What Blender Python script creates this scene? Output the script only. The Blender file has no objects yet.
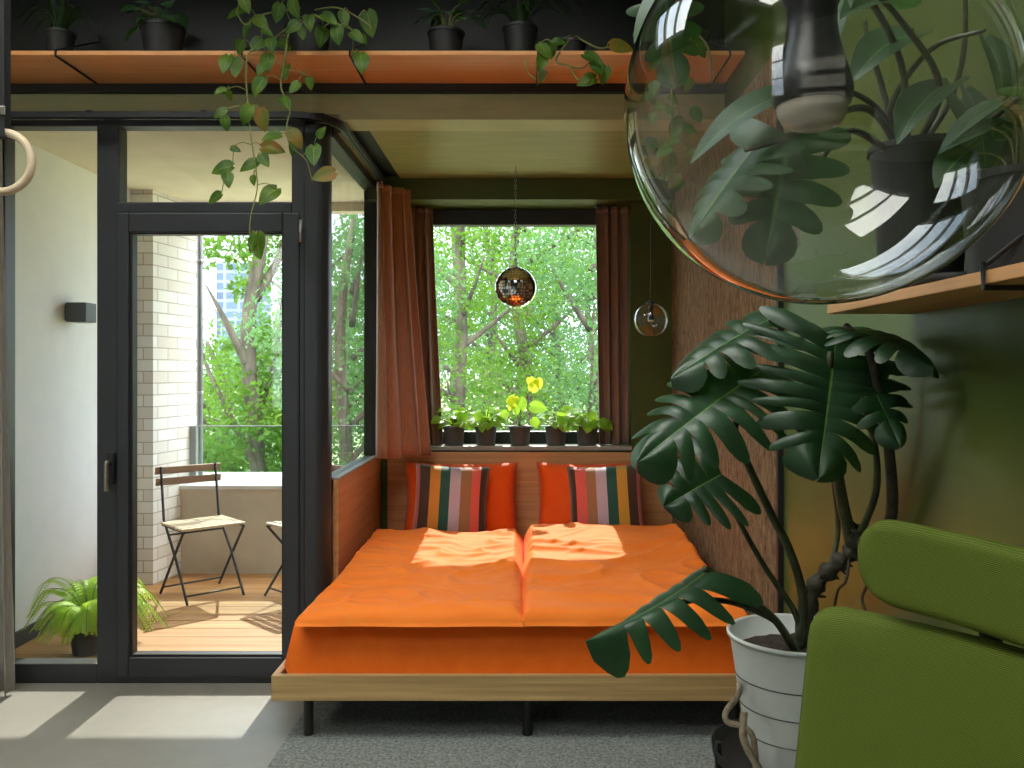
import bpy, bmesh, math, random
from mathutils import Vector, Matrix, noise
V = Vector
sc = bpy.context.scene
C = sc.collection
F, CX, CY, EYE = 850.0, 525.0, 372.0, 1.40      # focal length in px, horizon point, eye height

def P(px, py, d):
    """point seen at (px, py) at distance d into the room"""
    return V(((px - CX) * d / F, d, EYE + (CY - py) * d / F))

def lin(r, g, b):
    f = lambda c: (c / 255 / 12.92) if c / 255 <= 0.04045 else ((c / 255 + 0.055) / 1.055) ** 2.4
    return (f(r), f(g), f(b), 1.0)

# ------------------------------------------------------------------ materials
def new_mat(name):
    m = bpy.data.materials.new(name); m.use_nodes = True
    nt = m.node_tree; nt.nodes.clear()
    out = nt.nodes.new('ShaderNodeOutputMaterial')
    return m, nt, out

def N(nt, typ, **kw):
    n = nt.nodes.new(typ)
    for k, v in kw.items():
        if k in n.inputs: n.inputs[k].default_value = v
        else: setattr(n, k, v)
    return n

def noise_col(nt, c1, c2, scale=5, stretch=(1, 1, 1), detail=5, lo=.35, hi=.65, coord='Object', rough=.6):
    tc = N(nt, 'ShaderNodeTexCoord'); mp = N(nt, 'ShaderNodeMapping'); mp.inputs['Scale'].default_value = stretch
    nt.links.new(tc.outputs[coord], mp.inputs['Vector'])
    nz = N(nt, 'ShaderNodeTexNoise'); nz.inputs['Scale'].default_value = scale
    nz.inputs['Detail'].default_value = detail; nz.inputs['Roughness'].default_value = rough
    nt.links.new(mp.outputs[0], nz.inputs['Vector'])
    rp = N(nt, 'ShaderNodeValToRGB')
    rp.color_ramp.elements[0].position = lo; rp.color_ramp.elements[0].color = c1
    rp.color_ramp.elements[1].position = hi; rp.color_ramp.elements[1].color = c2
    nt.links.new(nz.outputs['Fac'], rp.inputs[0])
    return rp.outputs[0], nz.outputs['Fac']

def mat(name, c1, c2=None, rough=.6, metal=0, spec=.5, scale=5, stretch=(1, 1, 1), detail=5, lo=.35, hi=.65,
        bump=0, bdist=.01, coat=0, coat_rough=.2, sheen=0, coord='Object', nrough=.6):
    m, nt, out = new_mat(name)
    b = N(nt, 'ShaderNodeBsdfPrincipled')
    b.inputs['Roughness'].default_value = rough; b.inputs['Metallic'].default_value = metal
    b.inputs['Specular IOR Level'].default_value = spec
    b.inputs['Coat Weight'].default_value = coat; b.inputs['Coat Roughness'].default_value = coat_rough
    b.inputs['Sheen Weight'].default_value = sheen
    if c2 is None: c2 = tuple(x * 1.12 for x in c1[:3]) + (1,); c1 = tuple(x * .9 for x in c1[:3]) + (1,)
    col, fac = noise_col(nt, c1, c2, scale, stretch, detail, lo, hi, coord, nrough)
    nt.links.new(col, b.inputs['Base Color'])
    if bump:
        bp = N(nt, 'ShaderNodeBump'); bp.inputs['Strength'].default_value = bump; bp.inputs['Distance'].default_value = bdist
        nt.links.new(fac, bp.inputs['Height']); nt.links.new(bp.outputs[0], b.inputs['Normal'])
    nt.links.new(b.outputs[0], out.inputs[0])
    return m

def leaf_mat(name, c1, c2, trans, rough=.35, amount=.4, rib=None, scale=14, lo=.35, hi=.65, spec=.5, rib_w=.05):
    """leaf skin: glossy front, light shining through, paler midrib along v=0 of the UV map"""
    m, nt, out = new_mat(name)
    b = N(nt, 'ShaderNodeBsdfPrincipled'); b.inputs['Roughness'].default_value = rough
    b.inputs['Specular IOR Level'].default_value = spec
    col, fac = noise_col(nt, c1, c2, scale, (1, 1, 1), 3, lo, hi)
    if rib is not None:
        uv = N(nt, 'ShaderNodeUVMap'); sp = N(nt, 'ShaderNodeSeparateXYZ')
        nt.links.new(uv.outputs[0], sp.inputs[0])
        ab = N(nt, 'ShaderNodeMath', operation='ABSOLUTE'); nt.links.new(sp.outputs['Y'], ab.inputs[0])
        lt = N(nt, 'ShaderNodeMapRange'); lt.inputs['From Min'].default_value = rib_w * .4; lt.inputs['From Max'].default_value = rib_w
        lt.inputs['To Min'].default_value = 1; lt.inputs['To Max'].default_value = 0
        nt.links.new(ab.outputs[0], lt.inputs['Value'])
        mx = N(nt, 'ShaderNodeMixRGB'); mx.inputs['Color2'].default_value = rib
        nt.links.new(lt.outputs[0], mx.inputs['Fac']); nt.links.new(col, mx.inputs['Color1'])
        col = mx.outputs[0]
    nt.links.new(col, b.inputs['Base Color'])
    t = N(nt, 'ShaderNodeBsdfTranslucent'); t.inputs['Color'].default_value = trans
    ms = N(nt, 'ShaderNodeMixShader'); ms.inputs[0].default_value = amount
    nt.links.new(b.outputs[0], ms.inputs[1]); nt.links.new(t.outputs[0], ms.inputs[2])
    nt.links.new(ms.outputs[0], out.inputs[0])
    return m

def glass_mat(name, tint=(1, 1, 1, 1), ior=1.45, gain=1.0, rough=0.0):
    m, nt, out = new_mat(name)
    fr = N(nt, 'ShaderNodeFresnel')
    ge = N(nt, 'ShaderNodeNewGeometry'); io = N(nt, 'ShaderNodeMapRange')   # thin sheet: same reflectance from both sides
    io.inputs['To Min'].default_value = ior; io.inputs['To Max'].default_value = 1 / ior
    nt.links.new(ge.outputs['Backfacing'], io.inputs['Value']); nt.links.new(io.outputs[0], fr.inputs['IOR'])
    ml = N(nt, 'ShaderNodeMath', operation='MULTIPLY'); ml.inputs[1].default_value = gain; ml.use_clamp = True
    nt.links.new(fr.outputs[0], ml.inputs[0])
    t = N(nt, 'ShaderNodeBsdfTransparent'); t.inputs[0].default_value = tint
    g = N(nt, 'ShaderNodeBsdfGlossy'); g.inputs['Roughness'].default_value = rough
    ms = N(nt, 'ShaderNodeMixShader')
    nt.links.new(ml.outputs[0], ms.inputs[0]); nt.links.new(t.outputs[0], ms.inputs[1]); nt.links.new(g.outputs[0], ms.inputs[2])
    nt.links.new(ms.outputs[0], out.inputs[0])
    return m

def wood_mat(name, dark, light, along='X', scale=3, rough=.45, coat=0, ring=18, spec=.5):
    m, nt, out = new_mat(name)
    b = N(nt, 'ShaderNodeBsdfPrincipled'); b.inputs['Roughness'].default_value = rough
    b.inputs['Coat Weight'].default_value = coat; b.inputs['Specular IOR Level'].default_value = spec
    st = {'X': (.35, ring, ring), 'Y': (ring, .35, ring), 'Z': (ring, ring, .35)}[along]
    col, fac = noise_col(nt, dark, light, scale, st, 6, .3, .7, 'Object', .65)
    nt.links.new(col, b.inputs['Base Color'])
    bp = N(nt, 'ShaderNodeBump'); bp.inputs['Strength'].default_value = .15; bp.inputs['Distance'].default_value = .004
    nt.links.new(fac, bp.inputs['Height']); nt.links.new(bp.outputs[0], b.inputs['Normal'])
    nt.links.new(b.outputs[0], out.inputs[0])
    return m

def brick_mat(name):
    m, nt, out = new_mat(name)
    b = N(nt, 'ShaderNodeBsdfPrincipled'); b.inputs['Roughness'].default_value = .85
    uv = N(nt, 'ShaderNodeUVMap')
    br = N(nt, 'ShaderNodeTexBrick')
    br.inputs['Color1'].default_value = lin(224, 222, 220); br.inputs['Color2'].default_value = lin(206, 196, 188)
    br.inputs['Mortar'].default_value = lin(172, 164, 154); br.inputs['Scale'].default_value = 1.0
    br.inputs['Mortar Size'].default_value = .004; br.inputs['Brick Width'].default_value = .235; br.inputs['Row Height'].default_value = .078
    br.inputs['Mortar Smooth'].default_value = .1; br.inputs['Bias'].default_value = -.2
    nt.links.new(uv.outputs[0], br.inputs['Vector'])
    nt.links.new(br.outputs['Color'], b.inputs['Base Color'])
    bp = N(nt, 'ShaderNodeBump'); bp.inputs['Strength'].default_value = .5; bp.inputs['Distance'].default_value = .006; bp.invert = True
    nt.links.new(br.outputs['Fac'], bp.inputs['Height']); nt.links.new(bp.outputs[0], b.inputs['Normal'])
    nt.links.new(b.outputs[0], out.inputs[0])
    return m

def stripe_mat(name, stops):
    """woven stripes across the cushion, by UV x"""
    m, nt, out = new_mat(name)
    b = N(nt, 'ShaderNodeBsdfPrincipled'); b.inputs['Roughness'].default_value = .7; b.inputs['Sheen Weight'].default_value = .25
    uv = N(nt, 'ShaderNodeUVMap'); sp = N(nt, 'ShaderNodeSeparateXYZ'); nt.links.new(uv.outputs[0], sp.inputs[0])
    rp = N(nt, 'ShaderNodeValToRGB'); rp.color_ramp.interpolation = 'CONSTANT'
    el = rp.color_ramp.elements
    el[0].position = stops[0][0]; el[0].color = stops[0][1]
    el[1].position = stops[1][0]; el[1].color = stops[1][1]
    for p, c in stops[2:]:
        e = el.new(p); e.color = c
    nt.links.new(sp.outputs['X'], rp.inputs[0]); nt.links.new(rp.outputs[0], b.inputs['Base Color'])
    col, fac = noise_col(nt, (0, 0, 0, 1), (1, 1, 1, 1), 60, (1, 1, 1), 4)
    bp = N(nt, 'ShaderNodeBump'); bp.inputs['Strength'].default_value = .25; bp.inputs['Distance'].default_value = .004
    nt.links.new(fac, bp.inputs['Height']); nt.links.new(bp.outputs[0], b.inputs['Normal'])
    nt.links.new(b.outputs[0], out.inputs[0])
    return m

def mesh_fabric_mat(name, c1, c2):
    """knitted chair mesh: fine wavy rows by UV in metres"""
    m, nt, out = new_mat(name)
    b = N(nt, 'ShaderNodeBsdfPrincipled'); b.inputs['Roughness'].default_value = .75; b.inputs['Specular IOR Level'].default_value = .3
    uv = N(nt, 'ShaderNodeUVMap')
    wv = N(nt, 'ShaderNodeTexWave'); wv.bands_direction = 'Y'; wv.inputs['Scale'].default_value = 115
    wv.inputs['Distortion'].default_value = 1.2; wv.inputs['Detail'].default_value = 1; wv.inputs['Detail Scale'].default_value = 2.2
    nt.links.new(uv.outputs[0], wv.inputs['Vector'])
    rp = N(nt, 'ShaderNodeValToRGB'); rp.color_ramp.elements[0].color = c1; rp.color_ramp.elements[1].color = c2
    nt.links.new(wv.outputs['Fac'], rp.inputs[0]); nt.links.new(rp.outputs[0], b.inputs['Base Color'])
    bp = N(nt, 'ShaderNodeBump'); bp.inputs['Strength'].default_value = .3; bp.inputs['Distance'].default_value = .003
    nt.links.new(wv.outputs['Fac'], bp.inputs['Height']); nt.links.new(bp.outputs[0], b.inputs['Normal'])
    nt.links.new(b.outputs[0], out.inputs[0])
    return m

def tower_mat(name):
    m, nt, out = new_mat(name)
    b = N(nt, 'ShaderNodeBsdfPrincipled'); b.inputs['Roughness'].default_value = .4
    tc = N(nt, 'ShaderNodeTexCoord'); mp = N(nt, 'ShaderNodeMapping'); mp.inputs['Rotation'].default_value = (math.pi / 2, 0, 0)
    nt.links.new(tc.outputs['Object'], mp.inputs['Vector'])
    br = N(nt, 'ShaderNodeTexBrick'); br.offset = 0
    br.inputs['Color1'].default_value = lin(40, 58, 92); br.inputs['Color2'].default_value = lin(62, 84, 124)
    br.inputs['Mortar'].default_value = lin(96, 112, 136); br.inputs['Scale'].default_value = 1
    br.inputs['Mortar Size'].default_value = .5; br.inputs['Brick Width'].default_value = 5; br.inputs['Row Height'].default_value = 3.4
    nt.links.new(mp.outputs[0], br.inputs['Vector']); nt.links.new(br.outputs['Color'], b.inputs['Base Color'])
    nt.links.new(b.outputs[0], out.inputs[0])
    return m

M = {}
M['green'] = mat('olive green paint', lin(66, 82, 30), lin(77, 92, 37), rough=.4, scale=2.2, stretch=(1, 1, 1.5), bump=.04, bdist=.02, spec=.5, coat=.1, coat_rough=.3)
M['greendark'] = mat('green paint deepened with shade', lin(17, 23, 17), lin(22, 29, 22), rough=.45, scale=2.5)  # dark green, deepened further for the shade above the long shelf
M['plaster'] = mat('brushed olive plaster', lin(142, 146, 84), lin(160, 162, 102), rough=.36, scale=5, stretch=(.5, 3, 3), bump=.06, bdist=.02, spec=.6)
M['band'] = mat('olive plaster lightened as lit', lin(178, 184, 136), lin(196, 198, 154), rough=.3, scale=5, stretch=(.5, 3, 3), bump=.06, bdist=.02, spec=.6)  # same plaster as the alcove, light on the lintel put into its colour
M['panel'] = mat('weathered brown board', lin(78, 58, 42), lin(178, 146, 110), rough=.8, scale=44, stretch=(1, 1, .35), detail=10, lo=.38, hi=.64, bump=.9, bdist=.015, spec=.2, nrough=.85)
M['whitewall'] = mat('white render', lin(224, 226, 230), lin(230, 231, 233), rough=.85, scale=9, bump=.05)
M['cream'] = mat('cream soffit render', lin(214, 205, 184), lin(222, 212, 192), rough=.9, scale=6)
M['stucco'] = mat('pale render', lin(205, 196, 184), lin(214, 205, 193), rough=.9, scale=8)
M['roomwhite'] = mat('room white paint', lin(196, 194, 186), rough=.8)
M['floor'] = mat('grey concrete floor', lin(124, 121, 113), lin(147, 143, 134), rough=.42, scale=1.6, detail=8, lo=.3, hi=.7, spec=.4)
M['rug'] = mat('grey woven rug', lin(98, 103, 103), lin(150, 155, 153), rough=.95, scale=90, detail=6, bump=.5, bdist=.006, spec=.1)
M['frame'] = mat('anthracite frame', lin(38, 41, 44), lin(42, 45, 49), rough=.42, scale=3, spec=.5)
M['black'] = mat('black metal', lin(22, 22, 23), lin(28, 28, 29), rough=.45)
M['blackplastic'] = mat('black plastic', lin(30, 30, 32), lin(38, 38, 40), rough=.5)
M['socket'] = mat('matt black socket', lin(24, 25, 27), lin(31, 32, 34), rough=.38, spec=.5)
M['greyplastic'] = mat('dark grey pot plastic', lin(70, 68, 68), lin(84, 82, 81), rough=.6)
M['metal'] = mat('brushed nickel', lin(178, 174, 166), rough=.3, metal=1)
M['alu'] = mat('grey aluminium', lin(150, 152, 155), rough=.45, metal=.6)
M['zinc'] = mat('grey pipe', lin(120, 122, 128), rough=.5, metal=.3)
M['oak'] = wood_mat('oak', lin(150, 118, 74), lin(196, 164, 112), 'X', 3, .45, ring=14)
M['oaky'] = wood_mat('oak side', lin(184, 130, 84), lin(214, 168, 118), 'Y', 3, .4, ring=14)
M['oakhead'] = wood_mat('oak headboard', lin(184, 128, 80), lin(216, 166, 114), 'X', 3, .4, ring=14)
M['shelfwood'] = wood_mat('shelf oak', lin(224, 146, 82), lin(240, 172, 108), 'X', 3, .4, ring=12)
M['shelfwoody'] = wood_mat('wall shelf oak', lin(176, 122, 70), lin(208, 152, 94), 'Y', 3, .4, ring=12)
M['deck'] = wood_mat('larch decking', lin(166, 112, 62), lin(204, 154, 98), 'X', 2, .6, ring=9)
M['slat'] = wood_mat('acacia slats', lin(196, 174, 142), lin(224, 204, 174), 'X', 3, .55, ring=10)
M['slatback'] = wood_mat('darker acacia slats', lin(122, 94, 78), lin(152, 122, 102), 'X', 3, .55, ring=10)  # backrest slats, darker than the seat slats
M['orange'] = mat('orange cotton', lin(226, 100, 10), lin(232, 108, 16), rough=.72, scale=12, spec=.25, sheen=.1, bump=.03)
M['orangeduvet'] = mat('orange duvet cotton', lin(252, 128, 40), lin(253, 136, 48), rough=.7, scale=10, spec=.2, sheen=.05, bump=.03)
M['orangepillow'] = mat('bright orange pillowcase', lin(250, 86, 6), lin(252, 96, 12), rough=.7, scale=12, spec=.25, sheen=.1)
M['curtain'] = mat('copper velvet', lin(158, 106, 78), lin(174, 122, 92), rough=.5, scale=30, stretch=(4, 4, .3), sheen=.4, spec=.35)
M['curtaindark'] = mat('brown velvet', lin(126, 96, 82), lin(142, 112, 96), rough=.5, scale=30, stretch=(4, 4, .3), sheen=.4, spec=.35)
M['greycurtain'] = mat('grey curtain linen', lin(134, 129, 122), lin(150, 144, 136), rough=.8, scale=40, stretch=(3, 3, .4))
M['mirror'] = mat('mirror tiles', lin(235, 235, 235), lin(240, 240, 240), rough=.04, metal=1)
M['chain'] = mat('steel chain', lin(170, 170, 165), rough=.3, metal=1)
M['soil'] = mat('potting soil', lin(30, 24, 20), lin(66, 54, 44), rough=.95, scale=70, bump=.8, bdist=.01)
M['whitepot'] = mat('white enamelled metal', lin(196, 200, 198), lin(206, 210, 207), rough=.4, scale=4)
M['rope'] = mat('grey brown rope', lin(128, 116, 98), lin(160, 146, 124), rough=.9, scale=80, bump=.5)
M['bark'] = mat('tree bark', lin(54, 51, 45), lin(84, 79, 68), rough=.9, scale=7, stretch=(1, 1, .3), bump=.5)
M['vine'] = mat('vine stem', lin(112, 118, 60), lin(136, 138, 78), rough=.6)
M['stem'] = mat('monstera stem', lin(50, 58, 34), lin(74, 78, 48), rough=.5, scale=20)
M['stemdark'] = mat('old monstera trunk', lin(36, 34, 26), lin(66, 60, 44), rough=.7, scale=40, bump=.5)
M['monstera'] = leaf_mat('monstera leaf', lin(30, 56, 36), lin(42, 74, 46), lin(60, 130, 30), .38, .14, rib=lin(92, 132, 60), rib_w=.022, spec=.5)
M['philo'] = leaf_mat('philodendron leaf', lin(34, 66, 34), lin(50, 86, 44), lin(80, 150, 40), .45, .2, rib=lin(96, 136, 72), rib_w=.06, spec=.35)
M['pothos'] = leaf_mat('pothos leaf', lin(46, 84, 26), lin(104, 130, 44), lin(120, 165, 36), .42, .25, rib=lin(130, 150, 66), rib_w=.06, scale=9, lo=.42, hi=.72, spec=.3)
M['pothosold'] = leaf_mat('rusty pothos leaf', lin(84, 108, 36), lin(156, 92, 36), lin(160, 120, 36), .42, .25, scale=9, lo=.45, hi=.7, spec=.3)
M['limeleaf'] = leaf_mat('lime pothos leaf', lin(124, 172, 56), lin(164, 200, 80), lin(185, 228, 70), .4, .5, scale=20)
M['yellowleaf'] = leaf_mat('yellow leaf', lin(206, 204, 60), lin(222, 220, 84), lin(225, 235, 80), .4, .5, scale=20)
M['grassleaf'] = leaf_mat('strap leaf', lin(40, 66, 36), lin(58, 88, 48), lin(70, 110, 40), .45, .2)
M['fern'] = leaf_mat('fern frond', lin(150, 190, 50), lin(186, 216, 76), lin(205, 240, 70), .5, .5, scale=10)
M['treeleaf'] = leaf_mat('tree leaf', lin(44, 76, 22), lin(86, 118, 44), lin(92, 134, 38), .55, .5, scale=1.2, spec=.2)
M['treeleafb'] = leaf_mat('grey green tree leaf', lin(50, 84, 52), lin(88, 120, 80), lin(88, 130, 74), .55, .5, scale=1.2, spec=.2)
M['grass'] = mat('lawn', lin(128, 132, 100), lin(158, 160, 128), rough=.95, scale=2, detail=8)
M['brick'] = brick_mat('pale brick')
M['tower'] = tower_mat('tower glazing')
M['glass'] = glass_mat('window glass', (.96, .98, .965, 1), 1.45, .8)
M['railglass'] = glass_mat('balustrade glass', (.86, .93, .89, 1), 1.45, 1.0)
M['globe'] = glass_mat('clear globe glass', (.975, .98, .975, 1), 1.5, 2.1)
M['bulb'] = mat('frosted bulb glass', lin(176, 168, 152), rough=.25, spec=.5)
M['label'] = mat('white plant label', lin(214, 214, 208), rough=.6)
M['ink'] = mat('pen marks', lin(70, 72, 76), rough=.7)
M['ringwood'] = mat('pale birch', lin(188, 168, 140), lin(206, 188, 160), rough=.45, scale=12)
M['strap'] = mat('black webbing', lin(16, 17, 18), lin(24, 25, 26), rough=.8, scale=50)
M['lampbox'] = mat('anthracite lamp', lin(52, 56, 62), lin(58, 62, 68), rough=.5)
M['chairgreen'] = mesh_fabric_mat('green knitted mesh', lin(66, 80, 16), lin(102, 118, 34))
M['sill'] = mat('grey stone sill', lin(150, 148, 142), lin(168, 166, 160), rough=.35, scale=14)
_dk, _co, _tn, _li, _gr, _oc, _pk = lin(70, 40, 24), lin(228, 92, 78), lin(166, 112, 72), lin(196, 170, 182), lin(20, 78, 62), lin(206, 148, 40), lin(196, 96, 92)
M['stripe_a'] = stripe_mat('striped weave', [(0, _pk), (.06, _dk), (.2, lin(222, 140, 40)), (.34, _gr), (.47, _li), (.61, _tn), (.76, _co), (.88, _dk)])
M['stripe_b'] = stripe_mat('striped weave reversed', [(0, _dk), (.1, _co), (.25, _tn), (.38, _li), (.52, _gr), (.66, _oc), (.8, _dk), (.93, _pk)])

# ------------------------------------------------------------------ mesh helpers
ORG = {}
def org(o): return ORG.get(o.name, V((0, 0, 0)))

class MB:
    def __init__(s): s.v = []; s.f = []; s.uv = []
    def add(s, vs, fs, uvs=None):
        o = len(s.v); s.v += [V(p) for p in vs]
        s.f += [tuple(o + i for i in f) for f in fs]
        s.uv += uvs if uvs else [None] * len(fs)
        return s
    def box(s, x0, x1, y0, y1, z0, z1):
        vs = [(x, y, z) for z in (z0, z1) for y in (y0, y1) for x in (x0, x1)]
        return s.add(vs, [(0, 2, 3, 1), (4, 5, 7, 6), (0, 1, 5, 4), (1, 3, 7, 5), (3, 2, 6, 7), (2, 0, 4, 6)])
    def obox(s, c, ax, ay, az, sx, sy, sz):
        """box about c with unit axes and full sizes"""
        c, ax, ay, az = V(c), V(ax).normalized(), V(ay).normalized(), V(az).normalized()
        vs = [c + ax * sx * (i - .5) + ay * sy * (j - .5) + az * sz * (k - .5) for k in (0, 1) for j in (0, 1) for i in (0, 1)]
        return s.add(vs, [(0, 2, 3, 1), (4, 5, 7, 6), (0, 1, 5, 4), (1, 3, 7, 5), (3, 2, 6, 7), (2, 0, 4, 6)])
    def tube(s, pts, r, n=8, cap=True, closed=False):
        pts = [V(p) for p in pts]; k = len(pts)
        rs = r if isinstance(r, (list, tuple)) else [r] * k
        up = None; rings = []
        for i, p in enumerate(pts):
            if closed: t = pts[(i + 1) % k] - pts[i - 1]
            else: t = pts[min(i + 1, k - 1)] - pts[max(i - 1, 0)]
            if t.length < 1e-9: t = V((0, 0, 1))
            t.normalize()
            if up is None: up = V((0, 0, 1)) if abs(t.z) < .9 else V((1, 0, 0))
            a = up - t * up.dot(t)
            if a.length < 1e-6: a = t.orthogonal()
            a.normalize(); b = t.cross(a); up = a
            rings.append([p + (a * math.cos(q) + b * math.sin(q)) * rs[i] for q in (2 * math.pi * j / n for j in range(n))])
        vs = [x for rg in rings for x in rg]; fs = []
        for i in range(k if closed else k - 1):
            i2 = (i + 1) % k
            for j in range(n):
                j2 = (j + 1) % n
                fs.append((i * n + j, i * n + j2, i2 * n + j2, i2 * n + j))
        if cap and not closed:
            fs.append(tuple(range(n - 1, -1, -1))); fs.append(tuple((k - 1) * n + j for j in range(n)))
        return s.add(vs, fs)
    def lathe(s, prof, c=(0, 0, 0), n=32, flip=False):
        """profile of (radius, height) turned about the vertical through c"""
        c = V(c); vs = []; fs = []; k = len(prof)
        for r, z in prof:
            for j in range(n):
                q = 2 * math.pi * j / n
                vs.append(c + V((r * math.cos(q), r * math.sin(q), z)))
        for i in range(k - 1):
            for j in range(n):
                j2 = (j + 1) % n
                f = (i * n + j, i * n + j2, (i + 1) * n + j2, (i + 1) * n + j)
                fs.append(f[::-1] if flip else f)
        return s.add(vs, fs)
    def grid(s, fn, nu, nv, uvfn=None):
        vs = [fn(i / nu, j / nv) for j in range(nv + 1) for i in range(nu + 1)]
        fs, uvs = [], []
        for j in range(nv):
            for i in range(nu):
                a = j * (nu + 1) + i
                fs.append((a, a + 1, a + nu + 2, a + nu + 1))
                q = [(i / nu, j / nv), ((i + 1) / nu, j / nv), ((i + 1) / nu, (j + 1) / nv), (i / nu, (j + 1) / nv)]
                uvs.append([uvfn(*x) if uvfn else x for x in q])
        return s.add(vs, fs, uvs)
    def build(s, name, m, parent=None, smooth=False, bevel=0, seg=2, world=True, solid=0, weld=False, sub=0, loc=None):
        if parent is not None: o_ = org(parent) if world else V((0, 0, 0))
        elif loc is not None: o_ = V(loc)
        else:
            n_ = max(1, len(s.v))
            o_ = V((sum(p.x for p in s.v) / n_, sum(p.y for p in s.v) / n_, min(p.z for p in s.v)))
        me = bpy.data.meshes.new(name)
        me.from_pydata([tuple(p - o_) for p in s.v], [], s.f)
        if any(u is not None for u in s.uv):
            ul = me.uv_layers.new(name='UVMap')
            for pl, u in zip(me.polygons, s.uv):
                if u:
                    for li, q in zip(pl.loop_indices, u): ul.data[li].uv = q
        if bevel or weld:
            bm = bmesh.new(); bm.from_mesh(me)
            if weld: bmesh.ops.remove_doubles(bm, verts=bm.verts, dist=weld if isinstance(weld, float) else 1e-5)
            if bevel:
                es = [e for e in bm.edges if len(e.link_faces) == 2 and e.calc_face_angle(0) > .5]
                bmesh.ops.bevel(bm, geom=es, offset=bevel, segments=seg, profile=.6, affect='EDGES', clamp_overlap=True)
            bm.to_mesh(me); bm.free()
        me.materials.append(m)
        if smooth: me.polygons.foreach_set('use_smooth', [True] * len(me.polygons))
        o = bpy.data.objects.new(name, me); C.objects.link(o)
        if parent is not None:
            o.parent = parent; ORG[o.name] = org(parent)
        else:
            o.location = o_; ORG[o.name] = o_
        if smooth and bevel:
            md = o.modifiers.new('wn', 'WEIGHTED_NORMAL')
        if solid:
            md = o.modifiers.new('solid', 'SOLIDIFY'); md.thickness = solid; md.offset = 0
        if sub:
            md = o.modifiers.new('sub', 'SUBSURF'); md.levels = sub; md.render_levels = sub
        return o

def thing(name, label, cat, loc, rz=0, group=None):
    o = bpy.data.objects.new(name, None); C.objects.link(o)
    o.location = loc; o.rotation_euler = (0, 0, rz); o.empty_display_size = .05
    o['label'] = label; o['category'] = cat
    if group: o['group'] = group
    ORG[o.name] = V(loc)
    return o

def tag(o, label, cat, group=None, kind=None):
    o['label'] = label; o['category'] = cat
    if group: o['group'] = group
    if kind: o['kind'] = kind
    return o

def struct(o, label=None, cat=None):
    o['kind'] = 'structure'
    if label: o['label'] = label
    if cat: o['category'] = cat
    return o

def sroot(name, label, cat, loc):
    o = thing(name, label, cat, loc); o['kind'] = 'structure'; return o

def spline(pts, n=6):
    """Catmull-Rom through pts"""
    pts = [V(p) for p in pts]; out = []
    q = [pts[0] * 2 - pts[1]] + pts + [pts[-1] * 2 - pts[-2]]
    for i in range(1, len(q) - 2):
        for k in range(n):
            t = k / n
            a, b, c, d = q[i - 1], q[i], q[i + 1], q[i + 2]
            out.append(.5 * ((2 * b) + (c - a) * t + (2 * a - 5 * b + 4 * c - d) * t * t + (3 * b - a - 3 * c + d) * t ** 3))
    out.append(pts[-1]); return out

def taper(n, r0, r1): return [r0 + (r1 - r0) * i / (n - 1) for i in range(n)]

# leaves -----------------------------------------------------------------
def blade(mb, base, tip, up, w, droop=.08, fold=.12, n=6, m=2, power=.62, heart=.12):
    base, tip = V(base), V(tip); t = tip - base; L = t.length
    if L < 1e-6: return
    t.normalize(); side = t.cross(V(up))
    if side.length < 1e-4: side = t.orthogonal()
    side.normalize(); nr = side.cross(t)
    def fn(a, b):
        u = b; s = a * 2 - 1
        pr = w * max(0.0, math.sin(math.pi * min(1, u * .985 + .015) ** power)) ** .8
        return (base + t * L * (u - heart * abs(s) * (1 - u) ** 3) + nr * (droop * L * 4 * u * (1 - u))
                + side * s * pr + nr * fold * abs(s) * pr)
    mb.grid(fn, 2 * m, n, lambda a, b: (b, a * 2 - 1))

def strap_leaf(mb, pts, w, n=5, up=(0, 0, 1)):
    pp = spline(pts, n); k = len(pp)
    L, R = [], []
    for i, p in enumerate(pp):
        t = (pp[min(i + 1, k - 1)] - pp[max(i - 1, 0)]).normalized()
        s = t.cross(V(up)); s = s.normalized() if s.length > 1e-4 else V((1, 0, 0))
        ww = w * (1 - (i / (k - 1)) ** 2.5) + .0006
        L.append(p - s * ww); R.append(p + s * ww)
    vs = [x for pr in zip(L, R) for x in pr]
    mb.add(vs, [(2 * i, 2 * i + 1, 2 * i + 3, 2 * i + 2) for i in range(k - 1)],
           [[(i / k, -1), (i / k, 1), ((i + 1) / k, 1), ((i + 1) / k, -1)] for i in range(k - 1)])

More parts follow.
